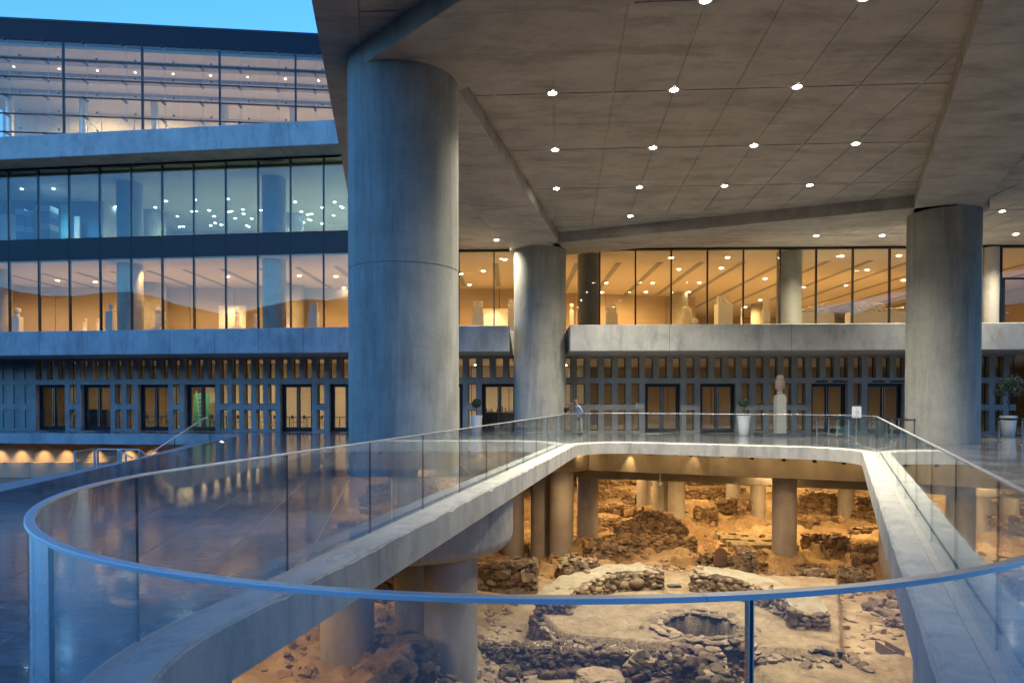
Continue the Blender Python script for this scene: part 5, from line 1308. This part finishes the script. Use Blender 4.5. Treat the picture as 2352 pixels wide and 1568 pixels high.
# mounds and walls further back
W = [
 ('thick stub of masonry with a jagged top beside the big front column', [(*f1(105, 1230), -5.2), (*f1(420, 1235), -5.2), (*f1(700, 1240), -5.2)], [.95, 1.05, 1.05], .9, .22, .85),
 ('peaked masonry lump behind the left curved wall', [(*f1(1000, 1130), -5.2), (*f1(1120, 1115), -5.2), (*f1(1330, 1100), -5.2)], [.85, 1.15, .35], .9, .22, .9),
 ('small upright masonry pier near the back left columns', [(*f1(1165, 1060), -5.3), (*f1(1330, 1070), -5.3)], .95, .5, .25, .9),
 ('squat block of masonry between the peaked lump and a long low wall', [(*f1(1365, 1085), -5.3), (*f1(1520, 1085), -5.3)], .38, .6, .2, .9),
 ('long low straight wall with a flat bright top behind the round court', [(*f1(1660, 1090), -5.2), (*f1(2280, 1125), -5.2)], .55, .8, .17, .8),
 ('high dark wall with a ledge across the middle of the ruins', [(*f1(1520, 900), -5.5), (*f1(1900, 905), -5.5), (*f1(2340, 910), -5.5)], [.85, .85, .8], .8, .2, .95),
 ('stone wall with a peaked broken crown standing on the dark wall', [(*f1(1570, 830), -5.5), (*f1(1740, 820), -5.5), (*f1(1860, 820), -5.5), (*f1(2060, 822), -5.5), (*f1(2160, 825), -5.5), (*f1(2290, 830), -5.5)], [1.0, 1.35, 1.7, 1.7, 1.4, .9], .7, .2, 1),
 ('masonry block beside the brown back column', [(*f1(1240, 900), -5.5), (*f1(1500, 900), -5.5)], [.75, 1.1], .8, .25, .9),
 ('tall far wall near the top of the ruins', [(*f1(1370, 345), -5.4), (*f1(1760, 390), -5.4)], [1.15, .75], .6, .22, 1),
 ('low far wall of rounded stones below the tall far one', [(*f1(1370, 440), -5.5), (*f1(1800, 470), -5.5)], .6, .7, .3, 1),
 ('stepped wall fragment left of the peaked crown', [(*f1(1370, 620), -5.6), (*f1(1600, 625), -5.6)], .8, .9, .22, 1),
 ('block of masonry with a walled up arch', [(*f2(440, 890), -5.4), (*f2(770, 890), -5.4)], [.85, .82], .5, .16, .55),
 ('flat topped pier in the sunken rooms right of the arch', [(*f2(775, 960), -5.4), (*f2(890, 965), -5.4)], .95, 1.2, .18, .8),
 ('square block of walling behind the flat topped pier', [(*f2(870, 862), -5.4), (*f2(1000, 862), -5.4)], .55, .5, .2, .7),
 ('thin curving wall with a bright broken top in front of the central column', [(*f2(955, 1010), -5.25), (*f2(1150, 1005), -5.25), (*f2(1300, 995), -5.25), (*f2(1410, 975), -5.25)], .42, .35, .14, .95),
 ('dark block of walling right of the thin curving wall', [(*f2(1410, 1075), -5.2), (*f2(1580, 1075), -5.2)], .75, .5, .25, .9),
 ('dark retaining wall sloping down beside the pale platform', [(*f2(1720, 1040), -5.2), (*f2(1990, 1055), -5.2)], [.85, .6], .4, .22, .9),
 ('far wall with a square pier on the right side of the ruins', [(*f2(1320, 455), -5.6), (*f2(1470, 455), -5.6), (*f2(1690, 450), -5.6)], [1.1, 1.45, 1.15], .6, .22, 1),
 ('dark far wall at the right edge below the terrace', [(*f2(1860, 455), -5.6), (*f2(2140, 460), -5.6)], [1.35, 1.05], .6, .24, 1),
 ('long plain far wall left of a terrace column', [(*f2(290, 300), -5.3), (*f2(635, 290), -5.3)], .85, .5, .2, .8),
 ('rough far block among the left terraces', [(*f2(390, 500), -5.7), (*f2(550, 500), -5.7)], .8, .7, .25, .9),
 ('second rough far block right of the first among the terraces', [(*f2(590, 440), -5.7), (*f2(710, 440), -5.7)], .75, .7, .25, .9),
 ('dark heap of walling against the barred column', [(*f2(760, 520), -5.8), (*f2(880, 520), -5.8)], 1.1, .6, .22, .9),
 ('low wall of thin stones right of the central column', [(*f2(1320, 900), -5.4), (*f2(1560, 905), -5.4)], .4, .5, .18, .95),
 ('long broken course of stones on the right slope', [(*f2(1830, 670), -5.7), (*f2(2130, 660), -5.7)], .45, .6, .22, .95),
 ('second broken course of stones lower on the right slope', [(*f2(1810, 790), -5.6), (*f2(2120, 780), -5.6)], .4, .6, .2, .95),
 ('stone heap in the middle of the right slope', [(*f2(1590, 760), -5.6), (*f2(1740, 755), -5.6)], .55, .7, .22, .95),
 ('stone lined pit edge right of the central column', [(*f2(1390, 740), -5.6), (*f2(1530, 735), -5.6)], .5, .4, .2, .95),
 ('row of large rocks before the right far wall', [(*f2(1850, 520), -5.7), (*f2(2120, 520), -5.7)], .45, .8, .4, 1),
 ('row of large rocks left of the blue sided column', [(*f2(1330, 520), -5.7), (*f2(1690, 530), -5.7)], .45, .8, .4, 1),
 ('low dark walling beside the pale platform corner', [(*f2(1850, 900), -5.3), (*f2(2110, 920), -5.3)], .5, .5, .25, 1)]
for lab, px, h, th, size, cov in W:
    ruin('ruined_wall', lab, GP(px), h, th, size * 1.15, ROCK, cov, .6, maxn=240)
# arch niche
P0 = G(*f2(590, 893), -5.35); ar = MB(); w_ = .5; hh = .78; pts_ = [(-w_ / 2, 0), (w_ / 2, 0)] + [(w_ / 2 * math.cos(R(a)), hh - w_ / 2 + w_ / 2 * math.sin(R(a))) for a in range(0, 181, 15)]
n_ = len(pts_); ar.v = [(x, 0, z) for x, z in pts_] + [(x, .1, z) for x, z in pts_]; ar.f = [tuple(range(n_)), tuple(range(2 * n_ - 1, n_ - 1, -1))] + [(i, (i + 1) % n_, n_ + (i + 1) % n_, n_ + i) for i in range(n_)]
o = ar.obj('arched_niche', M['plank'], None, label='small dark arched opening in the sunken masonry block', category='niche'); o.location = (P0.x, P0.y - .36, -5.35)
# far boundary wall
ruin('boundary_wall', 'long low stone parapet along the back of the excavated terrace', [(2, 52.5), (10, 53), (20, 53), (34, 52.5)], .42, .5, .3, ROCK, .9, .6, maxn=300)
# paved floor patch
pav = empty('paved_floor', (0, 0, 0), label='brightly lit patch of worn paving slabs in the middle of the ruins', category='paving')
P0 = G(*f2(905, 650), -5.35)
for i in range(9):
    for j in range(8):
        if random.random() < .12: continue
        x, y = P0.x - 1.4 + i * .36 + (j % 2) * .1, P0.y - 1.6 + j * .42
        z = max(hz(x, y), -5.6) + .03; MBx = MB().box(-.17, .17, -.20, .20, -.25, .02 + random.uniform(-.008, .01)); o = MBx.obj('paving_slab', M['mortar'], pav); o.location = (x, y, -5.38); o.rotation_euler = (random.uniform(-.02, .02), random.uniform(-.02, .02), random.uniform(-.05, .05))
# right front: loose stones, planks
for i, (cx_, cy_, lab) in enumerate([(1520, 955, 'pale squared block with a flat top near the right kerb'), (1485, 1010, 'small square cut stone in the trench on the right'), (1440, 1110, 'long dark flat rock lying in the right trench'), (1490, 1165, 'smooth oval stone in the right trench'), (1390, 970, 'dark squared stones at the back of the right trench'), (1345, 1040, 'low rough rock at the left side of the right trench'), (1560, 1175, 'angular rock beside the smooth oval stone'), (1640, 1130, 'reddish rocks heaped at the foot of the right kerb column')]):
    q = G(1535.3 + .3472 * cx_, 1023.7 + .3472 * cy_, -4.85); o = put('trench_stone', BIG[i % 5], None, loc=(q.x, q.y, hz(q.x, q.y) + .12), scale=[(.7, .5, .35), (.35, .35, .3), (.75, .4, .25), (.55, .3, .28), (.6, .5, .4), (.6, .5, .3), (.5, .4, .3), (.5, .6, .4)][i], rot=(0, 0, random.uniform(0, 3)), label=lab, category='stone')
for a, b, c_, d_, lab in [(1370, 1320, 1500, 1395, 'short old plank set on edge in the earth, left one'), (1435, 1320, 1560, 1390, 'longer old plank set on edge in the earth, right one')]:
    A_, B_ = G(1535.3 + .3472 * a, 1023.7 + .3472 * b, -4.8), G(1535.3 + .3472 * c_, 1023.7 + .3472 * d_, -4.8); an = math.atan2(B_.y - A_.y, B_.x - A_.x); L = (B_ - A_).length
    o = MB().box(0, L, -.015, .015, -.12, .14).obj('plank', M['plank'], None, label=lab, category='plank'); o.location = A_; o.rotation_euler = (0, 0, an)
q0 = G(1745, 1489, ZA)
fs_ = empty('stone_border', (0, 0, 0), label='broken border of small stones along the front of the pale platform', category='stones')
for i in range(90):
    f = random.random(); q = G(1640 + 320 * f, 1484 + 12 * f, ZA); x, y = q.x + random.uniform(-.2, .2), q.y - abs(random.gauss(0, .28)); s_ = random.uniform(.07, .24)
    put('stone', random.choice(ROCK), fs_, loc=(x, y, hz(x, y) + .03), rot=rot(), scale=(s_ * 1.2, s_, s_ * .6))
# loose rubble everywhere, one mass
mv, mf = [], []
cnt = 0
proto = [([tuple(v.co) for v in r.vertices], [tuple(p.vertices) for p in r.polygons]) for r in ROCK[:6]]
cand = []
for _ in range(5200):
    if random.random() < .3: x, y = random.uniform(-9, .5), random.uniform(12, 24)
    elif random.random() < .25: x, y = random.uniform(8, 15), random.uniform(13, 26)
    else: x, y = random.uniform(-6, 32), random.uniform(24, 51)
    cand.append((x, y))
hh_, cr_ = height(np.array([[c[0] for c in cand]]), np.array([[c[1] for c in cand]]))
dn = fbm(np.array([[c[0] for c in cand]]), np.array([[c[1] for c in cand]]), .8, 3, 77)[0]
for (x, y), z, cr, dv in zip(cand, hh_[0], cr_[0], dn):
    if cr > .3 or dv < -.12: continue
    s_ = random.uniform(.05, .13) if random.random() < .7 else random.uniform(.13, .30); V_, F_ = random.choice(proto); a = random.uniform(0, 6.28); ca, sa = math.cos(a), math.sin(a); b0 = len(mv); fl = random.uniform(.45, .8)
    mv += [(x + s_ * (vx * ca - vy * sa), y + s_ * (vx * sa + vy * ca), z + s_ * fl * vz + s_ * .12) for vx, vy, vz in V_]; mf += [tuple(b0 + i for i in f) for f in F_]
me = bpy.data.meshes.new('loose_rubble'); me.from_pydata(mv, [], mf); me.materials.append(M['stone']); put('loose_rubble', me, None, kind='stuff')

# warm lamps hanging under the slab; last entries added to brighten court and front ruins
AMB = (1.0, .61, .25)
cam_lamps = [(-6, 21, 160), (-7, 15, 70), (-3.8, 26, 110), (3, 37, 260), (9, 36, 300), (14.5, 36.5, 420), (20, 35, 300), (6, 44, 320), (13, 45, 320), (20, 44, 320), (27, 42, 260), (10, 51, 260), (20, 51, 300), (28, 50, 220), (23, 30, 180), (-2, 41, 200), (12, 31.8, 160), (5, 32.8, 120), (-4.2, 11.0, 60), (-9, 26, 120), (17.5, 22, 70), (2.6, 29.6, 110), (7.5, 28.6, 130), (12.5, 26.8, 110), (-1.2, 18.5, 70), (-5.6, 13.2, 40), (9.9, 15.5, 60), (11.5, 19.5, 60)]
for i, (x, y, e) in enumerate(cam_lamps):
    t = put('undercroft_lamp', MB().tube([(0, 0, 0), (0, 0, -.22)], .07, 10).mesh('lamp_body', M['frame']), None, loc=(x, y, -.76 if y > 36.3 else -.43), label='small black floodlight under the plaza slab over the ruins, ' + ('left' if x < 0 else 'right' if x > 14 else 'middle') + (', far back' if y > 40 else ', halfway back' if y > 33 else ', near the opening'), category='floodlight', group='floodlights under the plaza slab')
    spot('flood', (x, y, -1.15), (x + .3, y + .4, -6), e * K_PIT, AMB, R(150), .7, .12)
# security camera dome on the back beam
q = U(*f1(2000, 175), 31.2)
t = empty('dome_camera', (q.x, q.y, q.z), label='small white dome camera hanging from the amber back beam', category='camera')
MB().lathe(0, 0, [(.02, -.12), (.09, -.06), (.11, 0), (.11, .05)], 16).obj('dome', M['plinth'], t, True); MB().tube([(0, 0, .05), (0, 0, .45)], .02, 6).obj('stem', M['plinth'], t)

# ------------------------------------------------------------------ things on the plaza
def leafball(r, n, size, seed, squash=1.0, core=.55):
    rs = random.Random(seed); m = MB()
    for i in range(n):
        v = Vector((rs.gauss(0, 1), rs.gauss(0, 1), rs.gauss(0, 1))).normalized(); rr = r * (core + (1 - core) * rs.random() ** .5) * (1 + .16 * noise.noise(v * 2.5 + Vector((seed, 0, 0))))
        c = Vector((v.x * rr, v.y * rr, v.z * rr * squash)); a = Vector((rs.gauss(0, 1), rs.gauss(0, 1), rs.gauss(0, 1))).normalized(); b = a.cross(v); b = b.normalized() if b.length > .01 else Vector((1, 0, 0)); s_ = size * rs.uniform(.6, 1.3)
        k = len(m.v); m.v += [tuple(c - a * s_), tuple(c + b * s_ * .45), tuple(c + a * s_), tuple(c - b * s_ * .45)]; m.f.append((k, k + 1, k + 2, k + 3))
    return m
def planter(px, py, wtop, hpot, hball, rball, lab, tree):
    q = G(px, py, 0)
    t = empty('planter_pot', (q.x, q.y, 0), label=lab + ' white tapered pot', category='pot')
    MB().lathe(0, 0, [(wtop * .31, 0), (wtop * .36, .05), (wtop * .42, hpot * .45), (wtop * .5, hpot), (wtop * .46, hpot), (wtop * .44, hpot - .06)], 32).obj('pot_body', M['pot'], t, True)
    MB().lathe(0, 0, [(wtop * .44, hpot - .07), (.01, hpot - .065)], 24).obj('soil', M['dark'], t)
    tr = empty('potted_tree', (q.x, q.y, hpot - .06), label=tree, category='tree')
    if rball < .3:
        MB().tube([(0, 0, 0), (.01, 0, .2), (0, .01, hball - hpot + .06)], .022, 8).obj('trunk', M['bark'], tr, True)
        me = leafball(rball, 1500, .035, int(px)).mesh('crown', M['leaf']); put('crown', me, tr, loc=(0, 0, hball - hpot + .06))
    else:
        MB().tube([(0, 0, 0), (.05, 0, .35), (-.02, .02, .7), (.05, 0, 1.1)], .025, 8).obj('trunk', M['bark'], tr, True)
        m = MB()
        for k in range(9):
            a = k * 2.4; m2 = leafball(.22 + .08 * (k % 3), 190, .05, k + 5, .8, .2); ox, oy, oz = .34 * math.cos(a), .34 * math.sin(a), 1.05 + .09 * k; n0 = len(m.v)
            m.v += [(x + ox, y + oy, z + oz) for x, y, z in m2.v]; m.f += [tuple(n0 + i for i in f) for f in m2.f]
            m.tube([(.03, 0, .9), (ox * .6, oy * .6, oz)], .01, 5)
        put('crown', m.mesh('crown', M['olive']), tr)
planter(1094.5, 996.5, .62, .94, 1.55, .235, 'clipped ball tree\'s', 'small ball shaped tree in the white pot left of the far column')
planter(1708.5, 1000, .64, .96, 1.62, .255, 'pot between the glass doors and the owl pillar, a', 'small ball shaped tree in the white pot beside the owl pillar')
planter(2315.6, 1001.7, .72, .98, 1.6, .45, 'wide pot at the right edge behind the belt, a', 'loose olive tree in the white pot at the right edge')
# owl on its pillar
q = G(1791, 1001.5, 0)
t = empty('marble_pillar', (q.x, q.y, 0), label='square marble pillar on a low dark base carrying the stone owl', category='pillar')
MB().box(-.95, .95, -.45, .75, 0, .15).obj('base', M['floor'], t)
block(.44, .42, 1.72, .02, 8, M['pillar'], 'shaft', t, (0, 0, .152)); block(.38, .36, .10, .015, 9, M['pillar'], 'cap', t, (0, 0, 1.875))
ow = empty('stone_owl', (q.x, q.y, 1.975), label='carved pinkish stone owl perched on top of the marble pillar', category='statue'); ow.scale = (.82, .82, 1.08)
lumpy([(.16, 0), (.17, .06), (.13, .12), (.20, .30), (.24, .48), (.22, .62), (.15, .70), (.02, .74)], 22, .02, 5, 1, M['owl'], 'body', ow, (0, 0, 0), .85)
lumpy([(.08, 0), (.18, .06), (.205, .15), (.18, .24), (.03, .28)], 22, .015, 6, 2, M['owl'], 'head', ow, (-.01, -.03, .57), .9)
for s_ in (-1, 1):
    lumpy([(.01, -.02), (.055, .0), (.05, .012), (.02, .015)], 12, .0, 6, 2, M['owl'], 'eye', ow, (s_ * .075, -.19, .73)).rotation_euler = (R(75), 0, 0)
    w_ = lumpy([(.02, 0), (.09, .12), (.11, .3), (.08, .45), (.02, .5)], 12, .015, 6, 4, M['owl'], 'wing', ow, (s_ * .20, .02, .16), 1.6); w_.scale = (.5, 1, 1)
    MB().tube([(s_ * .07, -.12, .0), (s_ * .07, -.19, .02)], .03, 6).obj('claw', M['owl'], ow)
bk = MB(); bk.v = [(-.025, -.2, .73), (.025, -.2, .73), (0, -.26, .69), (0, -.2, .65)]; bk.f = [(0, 1, 2), (0, 2, 3), (1, 3, 2), (0, 3, 1)]; bk.obj('beak', M['owl'], ow)
# stanchions
st_px = [(983, 1428), (1060, 1383), (1117, 1397), (1192, 1413), (1340, 1370), (1375, 1385), (1480, 1437), (1525, 1425)]
labs = ['chrome belt post nearest the left end of the queue', 'chrome belt post behind and right of the leftmost one', 'chrome belt post in the back row left of the sign', 'chrome belt post just left of the sign stand', 'small distant chrome post before the dark doors', 'distant chrome post right beside another before the doors', 'chrome post right of the sign stand near the glass corner', 'chrome post before the lit foot of the right doors']
spos = [G(*c8(x, y), 0) for x, y in st_px] + [U(*c8(1628, 1270), 25.7), G(*c8(2185, 1423), 0), Vector((25.5, 27.5, 0)), Vector((19.9, 26.6, 0))]
labs += ['chrome belt post standing against the left side of the tall right column', 'single chrome belt post in front of the wide right pot', 'chrome belt post at the far right end of the belt', 'chrome post hidden behind the tall right column']
def stanchion(p, lab):
    t = empty('belt_post', (p.x, p.y, 0), label=lab, category='post', group='chrome belt posts of the queue')
    MB().lathe(0, 0, [(.17, 0), (.17, .012), (.05, .035), (.033, .05)], 24).obj('foot', M['chrome'], t, True)
    MB().lathe(0, 0, [(.031, .045), (.031, .90)], 14).obj('pole', M['chrome'], t, True); MB().lathe(0, 0, [(.036, .90), (.036, .99), (.02, 1.0)], 14).obj('head', M['ink'], t, True); return t
S = [stanchion(p, l) for p, l in zip(spos, labs)]
def belt(i, j, lab):
    a, b = S[i].location, S[j].location; m = MB(); n = 8
    for k in range(n + 1): f = k / n; z = .965 - .05 * 4 * f * (1 - f) * .6; x, y = a.x + f * (b.x - a.x), a.y + f * (b.y - a.y); m.v += [(x, y, z - .025), (x, y, z + .025), (x + .002, y + .003, z + .025), (x + .002, y + .003, z - .025)]
    for k in range(n):
        for q_ in range(4): m.f.append((k * 4 + q_, (k + 1) * 4 + q_, (k + 1) * 4 + (q_ + 1) % 4, k * 4 + (q_ + 1) % 4))
    m.obj('barrier_belt', M['belt'], None, label=lab, category='belt', group='black belts of the queue')
for i, j, l in [(0, 3, 'black belt from the leftmost post to the one by the sign'), (1, 2, 'black belt between the two rear left posts'), (2, 5, 'black belt running to the distant posts before the doors'), (3, 6, 'black belt passing behind the sign stand'), (0, 1, 'short black belt joining the left row to the rear row'), (5, 8, 'black belt reaching the post at the right column'), (7, 8, 'black belt between the lit door and the right column post'), (11, 9, 'black belt coming out from behind the right column'), (9, 10, 'black belt in front of the wide right pot')]: belt(i, j, l)
q = G(*c8(1243, 1430), 0)
t = empty('sign_stand', (q.x, q.y, 0), label='paper notice with a wheelchair symbol on a chrome stand among the belt posts', category='sign')
MB().lathe(0, 0, [(.18, 0), (.18, .012), (.05, .035), (.03, .05)], 24).obj('foot', M['chrome'], t, True); MB().tube([(0, 0, .04), (0, 0, 1.02)], .03, 10).obj('pole', M['chrome'], t, True)
pl = MB().box(-.18, .18, -.012, .0, 1.02, 1.46).obj('notice', M['paper'], t)
ic = MB(); ic.tube([(.012 + .055 * math.cos(R(a)), -.014, 1.24 + .055 * math.sin(R(a))) for a in range(-200, 60, 20)], .007, 5); ic.tube([(0, -.014, 1.33), (0, -.014, 1.26), (.055, -.014, 1.255), (.075, -.014, 1.20)], .008, 5); ic.lathe(0, -.014, [(.001, 1.345), (.014, 1.352), (.001, 1.366)], 10, False)
ic.obj('wheelchair_symbol', M['ink'], pl)
ln = MB()
for k, w_ in enumerate((.03, .12, .11)): ln.box(-w_, w_, -.0135, -.0125, 1.13 - k * .035, 1.14 - k * .035)
ln.obj('text_lines', M['ink'], pl)
# letters over the doors
def text3d(body, px0, px1, z, lab, parent):
    cu = bpy.data.curves.new('letters', 'FONT'); cu.body = body; cu.extrude = .012; cu.offset = .006; cu.size = .30; tmp = bpy.data.objects.new('letters', cu); C.objects.link(tmp)
    dg = bpy.context.evaluated_depsgraph_get(); me = bpy.data.meshes.new_from_object(tmp.evaluated_get(dg)); bpy.data.objects.remove(tmp); bpy.data.curves.remove(cu)
    me.materials.clear(); me.materials.append(M['letter']); xs_ = [v.co.x for v in me.vertices]; s0, s1 = sR(px0, z), sR(px1, z); k = (s1 - s0) / (max(xs_) - min(xs_)); mnx = min(xs_)
    for v in me.vertices: v.co.x = (v.co.x - mnx) * k; v.co.y *= k
    q = FR(s0, .016, z); o = put('sign_letters', me, None, loc=q, rot=(R(90), 0, FR.a), label=lab, category='sign'); return o
for xa, xb, xc, xd, who in [(972, 1056, 1087, 1182, 'left'), (1347, 1432, 1464, 1560, 'right')]:
    text3d('είσοδος', 1535.3 + .3472 * xa, 1535.3 + .3472 * xb, 2.63, 'dark Greek word είσοδος over the ' + ('doors left of the sign stand' if who == 'left' else 'doors next to the right column'), None)
    text3d('entrance', 1535.3 + .3472 * xc, 1535.3 + .3472 * xd, 2.63, 'dark word entrance over the ' + ('doors left of the sign stand' if who == 'left' else 'doors next to the right column'), None)
s_ = sR(1469, 1.35); nq = put('wall_notice', MB().box(-.2, .2, 0, .012, 0, .26).mesh('notice', M['plinth']), None, loc=FR(s_, .014, 1.3), rot=(0, 0, FR.a), label='small pale notice fixed to the wall left of the tall glass doors', category='notice')
for k in range(5): o = put('notice_line', MB().box(-.16, .16, -.003, -.001, .04 + k * .042, .052 + k * .042).mesh('notice_line', M['ink']), nq)

# ------------------------------------------------------------------ people
def skin_fig(name, joints, edges, mat, parent, sub=2):
    me = bpy.data.meshes.new(name); me.from_pydata([j[0] for j in joints], edges, []); o = bpy.data.objects.new(name, me); C.objects.link(o)
    md = o.modifiers.new('skin', 'SKIN'); md.use_smooth_shade = True
    for i, j in enumerate(joints): r = j[1]; me.skin_vertices[0].data[i].radius = (r if isinstance(r, tuple) else (r, r)); me.skin_vertices[0].data[i].use_root = (i == 0)
    o.modifiers.new('sub', 'SUBSURF').levels = sub; o.modifiers['sub'].render_levels = sub
    dg = bpy.context.evaluated_depsgraph_get(); m2 = bpy.data.meshes.new_from_object(o.evaluated_get(dg)); bpy.data.objects.remove(o)
    m2.materials.clear(); m2.materials.append(mat); m2.polygons.foreach_set('use_smooth', [True] * len(m2.polygons)); return put(name, m2, parent)
def person(loc, rz, lab, top, trouser, lean=.12, tie=False, s=1.0):
    t = empty('person', loc, rz, label=lab, category='person'); t.scale = (s, s, s)
    L = lean
    body = skin_fig('body', [((0, 0, .95), (.13, .11)), ((0, -.02 - L * .3, 1.15), (.14, .11)), ((0, -L * .8, 1.38), (.16, .11)), ((0, -L * 1.1, 1.50), (.07, .07)), ((0, -L * 1.35, 1.58), (.05, .055)), ((0, -L * 1.6, 1.68), (.078, .095)), ((0, -L * 1.65, 1.76), (.05, .06))],
                    [(0, 1), (1, 2), (2, 3), (3, 4), (4, 5), (5, 6)], M['skin'], t)
    shirt = [((0, 0, .93), (.145, .12)), ((0, -L * .35, 1.15), (.15, .125)), ((0, -L * .8, 1.36), (.17, .125)), ((0, -L * 1.1, 1.47), (.09, .085)),
             ((-.21, -L * 1.0, 1.41), .062), ((-.27, -L * .6, 1.16), .05), ((-.22, -L * .6 - .16, .99), .04), ((.21, -L * 1.0, 1.41), .062), ((.28, -L * .5 + .06, 1.16), .05), ((.20, -L * .3 - .02, 1.0), .042)]
    skin_fig('shirt', shirt, [(0, 1), (1, 2), (2, 3), (2, 4), (4, 5), (5, 6), (2, 7), (7, 8), (8, 9)], top, t)
    tr = [((0, 0, .94), (.15, .125)), ((-.09, 0, .84), .09), ((-.10, -.01, .48), .066), ((-.11, .02, .09), .052), ((.09, 0, .84), .09), ((.10, .0, .48), .066), ((.12, .05, .09), .052)]
    skin_fig('trousers', tr, [(0, 1), (1, 2), (2, 3), (0, 4), (4, 5), (5, 6)], trouser, t)
    for sx, sy in ((-.11, .02), (.12, .05)): skin_fig('shoe', [((sx, sy + .03, .04), .045), ((sx, sy - .08, .035), .045), ((sx, sy - .18, .03), .032)], [(0, 1), (1, 2)], M['black'], t, 1)
    hx = -L * 1.6
    skin_fig('hair', [((0, hx + .03, 1.72), (.082, .085)), ((0, hx + .0, 1.78), (.07, .08))], [(0, 1)], M['hair'], t, 2)
    for sx in (-1, 1):
        skin_fig('ear', [((sx * .085, hx, 1.68), .016), ((sx * .092, hx, 1.70), .018)], [(0, 1)], M['skin'], t, 1)
        wx, wy, wz = (-.22, -L * .6 - .16, .99) if sx < 0 else (.20, -L * .3 - .02, 1.0)
        J = [((wx, wy, wz), .034), ((wx, wy - .07, wz - .03), (.040, .018))]; E = [(0, 1)]
        skin_fig('hand', J, E, M['skin'], t, 1)
        for k in range(5):
            fx_ = wx + (k - 2) * .018; skin_fig('finger', [((fx_, wy - .08, wz - .035), .009), ((fx_, wy - .12 - (.015 if 0 < k < 4 else 0), wz - .05), .008), ((fx_, wy - .135, wz - .075), .007)], [(0, 1), (1, 2)], M['skin'], t, 1)
    skin_fig('nose', [((0, hx - .095, 1.68), .010), ((0, hx - .108, 1.66), .014)], [(0, 1)], M['skin'], t, 1)
    if tie: MB().box(-.025, .025, -L * 1.0 - .15, -L * 1.0 - .14, 1.05, 1.42).obj('tie', M['black'], t)
    return t
q = G(c5(1580, 1370)[0], 997.8, 0)
person((q.x, q.y, 0), R(-68), 'man in light blue shirt, dark tie and khaki trousers standing beside the far column', M['shirt'], M['khaki'], .16, True, .99)
person((q.x - .98, q.y + .30, 0), R(60), 'person in a dark jacket and dark trousers bending forward, half hidden by the far column', M['black'], M['black'], .42, False, .92)

# ------------------------------------------------------------------ surroundings seen only in reflections or at the edge
hill = MB(); n = 80
vs = []
for i in range(n + 1):
    a = math.pi * (1.0 + i / n); rr = 150
    top = 27 + 22 * max(0, math.exp(-((i - 34) / 9.0) ** 2)) + 6 * noise.noise(Vector((i * .25, 0, 0))) + 2.5 * noise.noise(Vector((i * 1.1, 3, 0)))
    vs += [(rr * math.cos(a) * .55, rr * math.sin(a) * .55 + 0, -3), (rr * math.cos(a) * .8, rr * math.sin(a) * .8, top * .7), (rr * math.cos(a), rr * math.sin(a), top), (rr * math.cos(a) * 1.5, rr * math.sin(a) * 1.5, -3)]
hill.v = vs
for i in range(n):
    for j in range(3): hill.f.append((i * 4 + j, (i + 1) * 4 + j, (i + 1) * 4 + j + 1, i * 4 + j + 1))
hill.obj('hill', M['hill'], kind='structure')
MB().box(-110, 110, -90, -12.1, -.6, -.42).obj('street_ground', M['hill'], kind='structure')
ab = empty('apartment_building', (56, 74, -.5), R(-8), label='pale apartment block with balconies glimpsed past the right end of the museum', category='building')
MB().box(-9, 9, 0, 12, 0, 22).obj('wall', M['apart'], ab)
for k in range(6):
    MB().box(-9, 9, -1.2, -.002, 2.9 + k * 3.1, 3.1 + k * 3.1).obj('balcony', M['apart'], ab)
    for i in range(6): wd = MB().box(-8 + i * 2.8, -6.6 + i * 2.8, -.03, .05, 3.2 + k * 3.1, 5.2 + k * 3.1).obj('window', M['spandrel'], ab)
    MB().box(-9, 9, -1.2, -1.17, 3.1 + k * 3.1, 4.0 + k * 3.1).obj('balcony_rail', M['upane'], ab)
MB().box(36.2, 130, -12, 130, -.5, -.2).obj('side_street', M['grout'], kind='structure')
